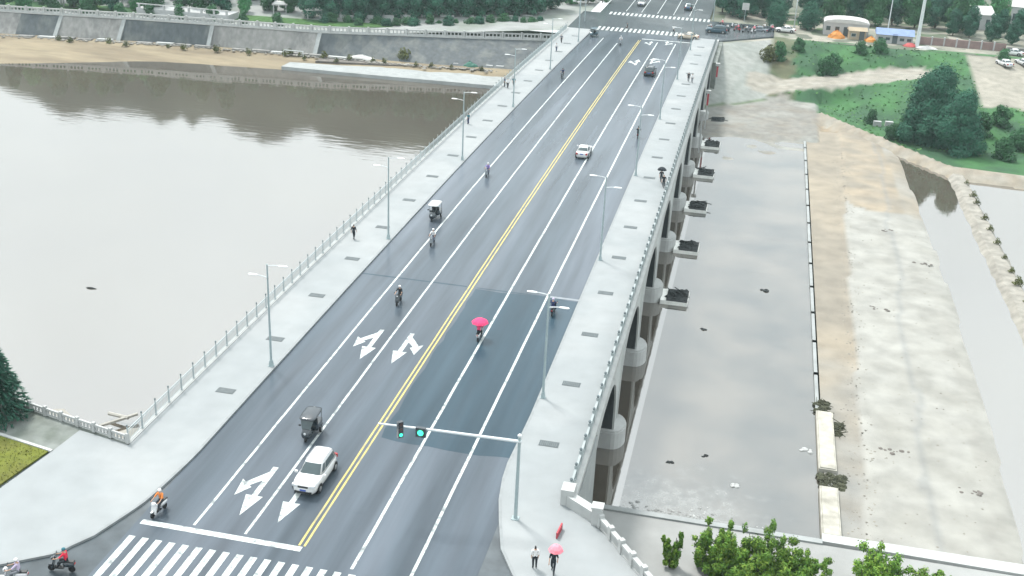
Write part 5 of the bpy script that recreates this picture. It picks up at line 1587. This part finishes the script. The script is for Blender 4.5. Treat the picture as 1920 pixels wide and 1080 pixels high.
# ================================================================== FAR RIGHT BUILDINGS
def shed(name, label, cat, x, y, w, d, h, wall, roof, rz=0, arch=False, zb=-2.2, wins=4, doors=1):
    t = thing(name, label, cat, (x, y, zb), rz)
    MB().box(-w/2, w/2, -d/2, d/2, 0, h).build('wall', M[wall], t)
    if arch:
        mb = MB(); n = 10
        for yy in (-d/2-.2, d/2+.2):
            for k in range(n+1):
                a = PI*k/n; mb.v.append((-w/2*1.03*math.cos(a), yy, h+.9*math.sin(a)))
        for k in range(n): mb.f.append((k, k+1, n+1+k+1, n+1+k))
        mb.f.append(tuple(reversed(range(n+1)))); mb.f.append(tuple(range(n+1, 2*n+2)))
        mb.build('roof', M[roof], t)
    else:
        mb = MB(); e = .3
        A = [(-w/2-e, -d/2-e, h), (w/2+e, -d/2-e, h), (w/2+e, d/2+e, h), (-w/2-e, d/2+e, h), (-w/2-e, 0, h+d*.28), (w/2+e, 0, h+d*.28)]
        mb.v += A; mb.f += [(0, 1, 5, 4), (2, 3, 4, 5), (0, 4, 3), (1, 2, 5), (0, 3, 2, 1)]
        mb.build('roof', M[roof], t)
    for i in range(wins):
        xx = -w/2+w*(i+.5)/wins
        if doors and i == wins//2:
            MB().box(xx-.55, xx+.55, -d/2-.06, -d/2+.02, 0, 2.1).build('door', M['iron'], t)
        else:
            f = MB().box(xx-.55, xx+.55, -d/2-.05, -d/2+.02, h*.35, h*.75).build('window', M['wall_white'], t)
            MB().box(xx-.46, xx+.46, -d/2-.07, -d/2-.02, h*.39, h*.71).build('pane', M['glass'], f)
    return t
shed('site_shed', 'long pale shed with a curved white roof near the orange heap', 'shed', 43.3, 275, 9.8, 5, 2.9, 'wall_white', 'tarp_white', 0, True, wins=5)
shed('tan_hut', 'small tan hut with a dark doorway in front of the pale shed', 'hut', 45.6, 270.2, 3.6, 2.4, 2.0, 'wall_cream', 'wall_cream', .1, wins=2)
heap('tarp_heap', (41.2, 269.5, -2.2), 1.9, 1.2, 1.7, M['tarp_orange'], 'bright orange tarp heap before the pale shed', 'tarp', 5)
heap('tarp_heap', (48.6, 268.4, -2.2), 1.4, 1.0, 1.2, M['tarp_orange'], 'smaller dull orange tarp heap right of the tan hut', 'tarp', 6)
shed('blue_hall', 'low blue and white hall between the pale shed and the tall pole', 'building', 53.6, 270, 7.6, 4, 1.9, 'wall_white', 'wall_blue', 0, False, wins=5)
heap('tarp_heap', (56.8, 266.3, -2.2), 1.6, .9, .9, M['tarp_red'], 'dark red tarp heap left of the tall pole foot', 'tarp', 7)
heap('tarp_heap', (60.2, 264.8, -2.2), 2.4, 1.0, .8, M['tarp_white'], 'pale tarp heap right of the tall pole foot', 'tarp', 8)
lw = thing('boundary_wall', 'long low pinkish wall right of the tall pole', 'wall', (68, 270, -2.2), -.03)
for i in range(7): MB().box(-9+i*2.6, -9+i*2.6+2.5, -.2, .2, 0, 1.7).build('wall_bay', M['wall_brick'], lw); MB().box(-9.1+i*2.6, -8.9+i*2.6+.1, -.28, .28, 0, 1.95).build('pier', M['wall_white'], lw)
lw2 = thing('boundary_wall', 'grey continuation of the low wall near the parked cars', 'wall', (82, 268, -2.2), -.06)
for i in range(5): MB().box(-5+i*2.6, -5+i*2.6+2.5, -.2, .2, 0, 1.3).build('wall_bay', M['revet_pale'], lw2)
for i, (x, y, rz, w, h, lab) in enumerate(((74, 299, .25, 7.5, 3.6, 'white gabled house at the top right behind dark trees'), (86, 303, -.2, 5.5, 5.5, 'tall white house at the top right corner'), (94, 300, -.1, 5, 4.2, 'white house cut off by the right edge'))):
    shed('white_house', lab, 'house', x, y, w, 6, h, 'wall_white', 'tarp_white', rz, False, wins=3)
def pole(x, y, z, h, r, label, arm=0, m='metal_white'):
    t = thing('tall_pole', label, 'pole', (x, y, z))
    MB().tube([(0, 0, 0), (0, 0, h)], [r, r*.6], 10).build('shaft', M[m], t)
    MB().box(-r*2, r*2, -r*2, r*2, 0, .12).build('base_plate', M['metal'], t)
    if arm: MB().tube([(0, 0, h-.1), (arm, 0, h+.2)], r*.5, 6).box(min(arm, arm*1.4), max(arm, arm*1.4), -.15, .15, h+.12, h+.28).build('lamp_arm', M['metal_white'], t)
pole(58.2, 266.2, -2.3, 22, .42, 'very tall thick white pole standing right of the blue hall')
pole(52.6, 276, -2.2, 13, .13, 'thin pale pole behind the blue hall', 1.2)
pole(32, 279, -2.1, 14, .14, 'thin pale pole between the two round dark trees', 1.2)
pole(-14.6, 262, -2, 9.5, .10, 'lamp pole at the far left corner, nearer the road', 1.4, 'metal')
pole(-16.5, 266, -2, 9.5, .10, 'lamp pole at the far left corner, away from the road', -1.4, 'metal')
pole(13.3, 279, -2, 9.5, .10, 'lamp pole at the far right kerb beyond the crossing', -1.6, 'metal')
ts2 = thing('sign_post', 'white square sign on a post before the trees of the far right corner', 'sign', (20.5, 279, -2.1))
MB().tube([(0, 0, 0), (0, 0, 3.6)], .07, 6).build('post', M['metal'], ts2)
MB().box(-.8, .8, -.06, .06, 3.0, 4.6).build('sign_board', M['tarp_white'], ts2)
for i, (x, y) in enumerate(((17.3, 226.5), (16.9, 205.5), (16.9, 190.0))):
    mk = thing('marker_post', 'red and white marker post outside the right parapet, %s from the far bank' % ORD[i], 'post', (x, y, -9.2 if i else -5.5), group='red marker posts by the far arches')
    hh = 6.6 if i else 3.6
    MB().box(-.12, .12, -.12, .12, 0, hh).build('shaft', M['white_stone'], mk)
    if i < 2: MB().box(-.16, .16, -.16, .16, hh-2.2, hh-.1).build('red_band', M['sign_red'], mk)
    MB().box(-.42, .42, -.35, .35, hh, hh+.5).build('cap_box', M['white_stone'], mk)
for i, (x, y) in enumerate(((48.0, 221.4), (50.2, 222.0))):
    tag(MB().box(-.75, .75, -.5, .5, 0, 1.0, .05).build('white_box', M['wall_white'], loc=(x, y, bank_h(x, y)-.1)), 'small white box on the grass under the big dark trees, %s' % ('left of two' if i == 0 else 'right of two'), 'box')
rnd = random.Random(61); gv = MB()
for k in range(900):
    y = 82+118*rnd.random()**1.3
    x = bed_edge(y)+rnd.gauss(0, .7) if k % 3 else rnd.uniform(36, 50)
    pebble(gv, x, y, bed_h(x, y)-.02, rnd.uniform(.03, .13), rnd, .5)
kind(gv.build('river_gravel', mat('river_gravel', (.17, .16, .135), .85, .5, 1.2)), 'stuff')
rnd = random.Random(62); gt = MB(); cnt = 0
while cnt < 2600:
    x = rnd.uniform(28, 100); y = rnd.uniform(206, 263)
    c = bank_c(x, y)
    if not (c[1] > c[0]*1.35): continue
    if y < toe(x)+2: continue
    z = bank_h(x, y); a = rnd.uniform(0, PI); h = rnd.uniform(.08, .26); w = rnd.uniform(.08, .2); cnt += 1; sl = rnd.uniform(-.4, .4)
    dx, dy = math.cos(a)*w, math.sin(a)*w
    gt.quad((x-dx, y-dy, z-.03), (x+dx, y+dy, z-.03), (x+dx*1.3-math.sin(a)*sl, y+dy*1.3+math.cos(a)*sl, z+h*rnd.uniform(.6, 1)), (x-dx*1.3-math.sin(a)*sl, y-dy*1.3+math.cos(a)*sl, z+h))
kind(gt.build('grass_tufts', M['leaf_grass']), 'stuff')
rnd = random.Random(55)
for i, (x, y) in enumerate(((47.5, 92), (41.2, 97), (48.6, 148), (42.4, 131), (46, 160))):
    mb = MB()
    for k in range(8): pebble(mb, rnd.uniform(-1.4, 1.4), rnd.uniform(-.5, .5), 0, rnd.uniform(.1, .28), rnd, .4)
    kind(mb.build('silt_debris', M['mud_grey'], loc=(x, y, -9.25)), 'stuff')
# floating bits
for i, (x, y, r, m, lab) in enumerate(((28.9, 133.1, .5, 'mud_dark', 'dark weed clump floating in the middle of the brown pool'), (27.4, 87.7, .38, 'white_stone', 'pale lump floating near the quay'), (33.4, 95.6, .42, 'white_stone', 'pale lump against the weir lip'), (22.6, 119.5, .35, 'mud_dark', 'dark drifting clump beyond the third pier cap'), (24.5, 92, .3, 'mud_dark', 'small dark drifting clump near the first pier'), (21.5, 90, .3, 'mud_dark', 'small dark clump beside the first pier base'))):
    rnd = random.Random(i); mb = MB()
    for k in range(6): pebble(mb, rnd.uniform(-r, r), rnd.uniform(-r*.6, r*.6), 0, r*rnd.uniform(.4, .7), rnd, .6)
    tag(mb.build('floating_clump', M[m], loc=(x, y, -9.62)), lab, 'debris')
tag(MB().lathe([(.02, 0), (.16, .25), (.2, .7), (.1, 1.2), (.02, 1.45)], 8, axis='x').build('drifting_log', M['mud_dark'], loc=(-47.3, 108.9, -9.62)), 'small dark log drifting on the left river', 'log')
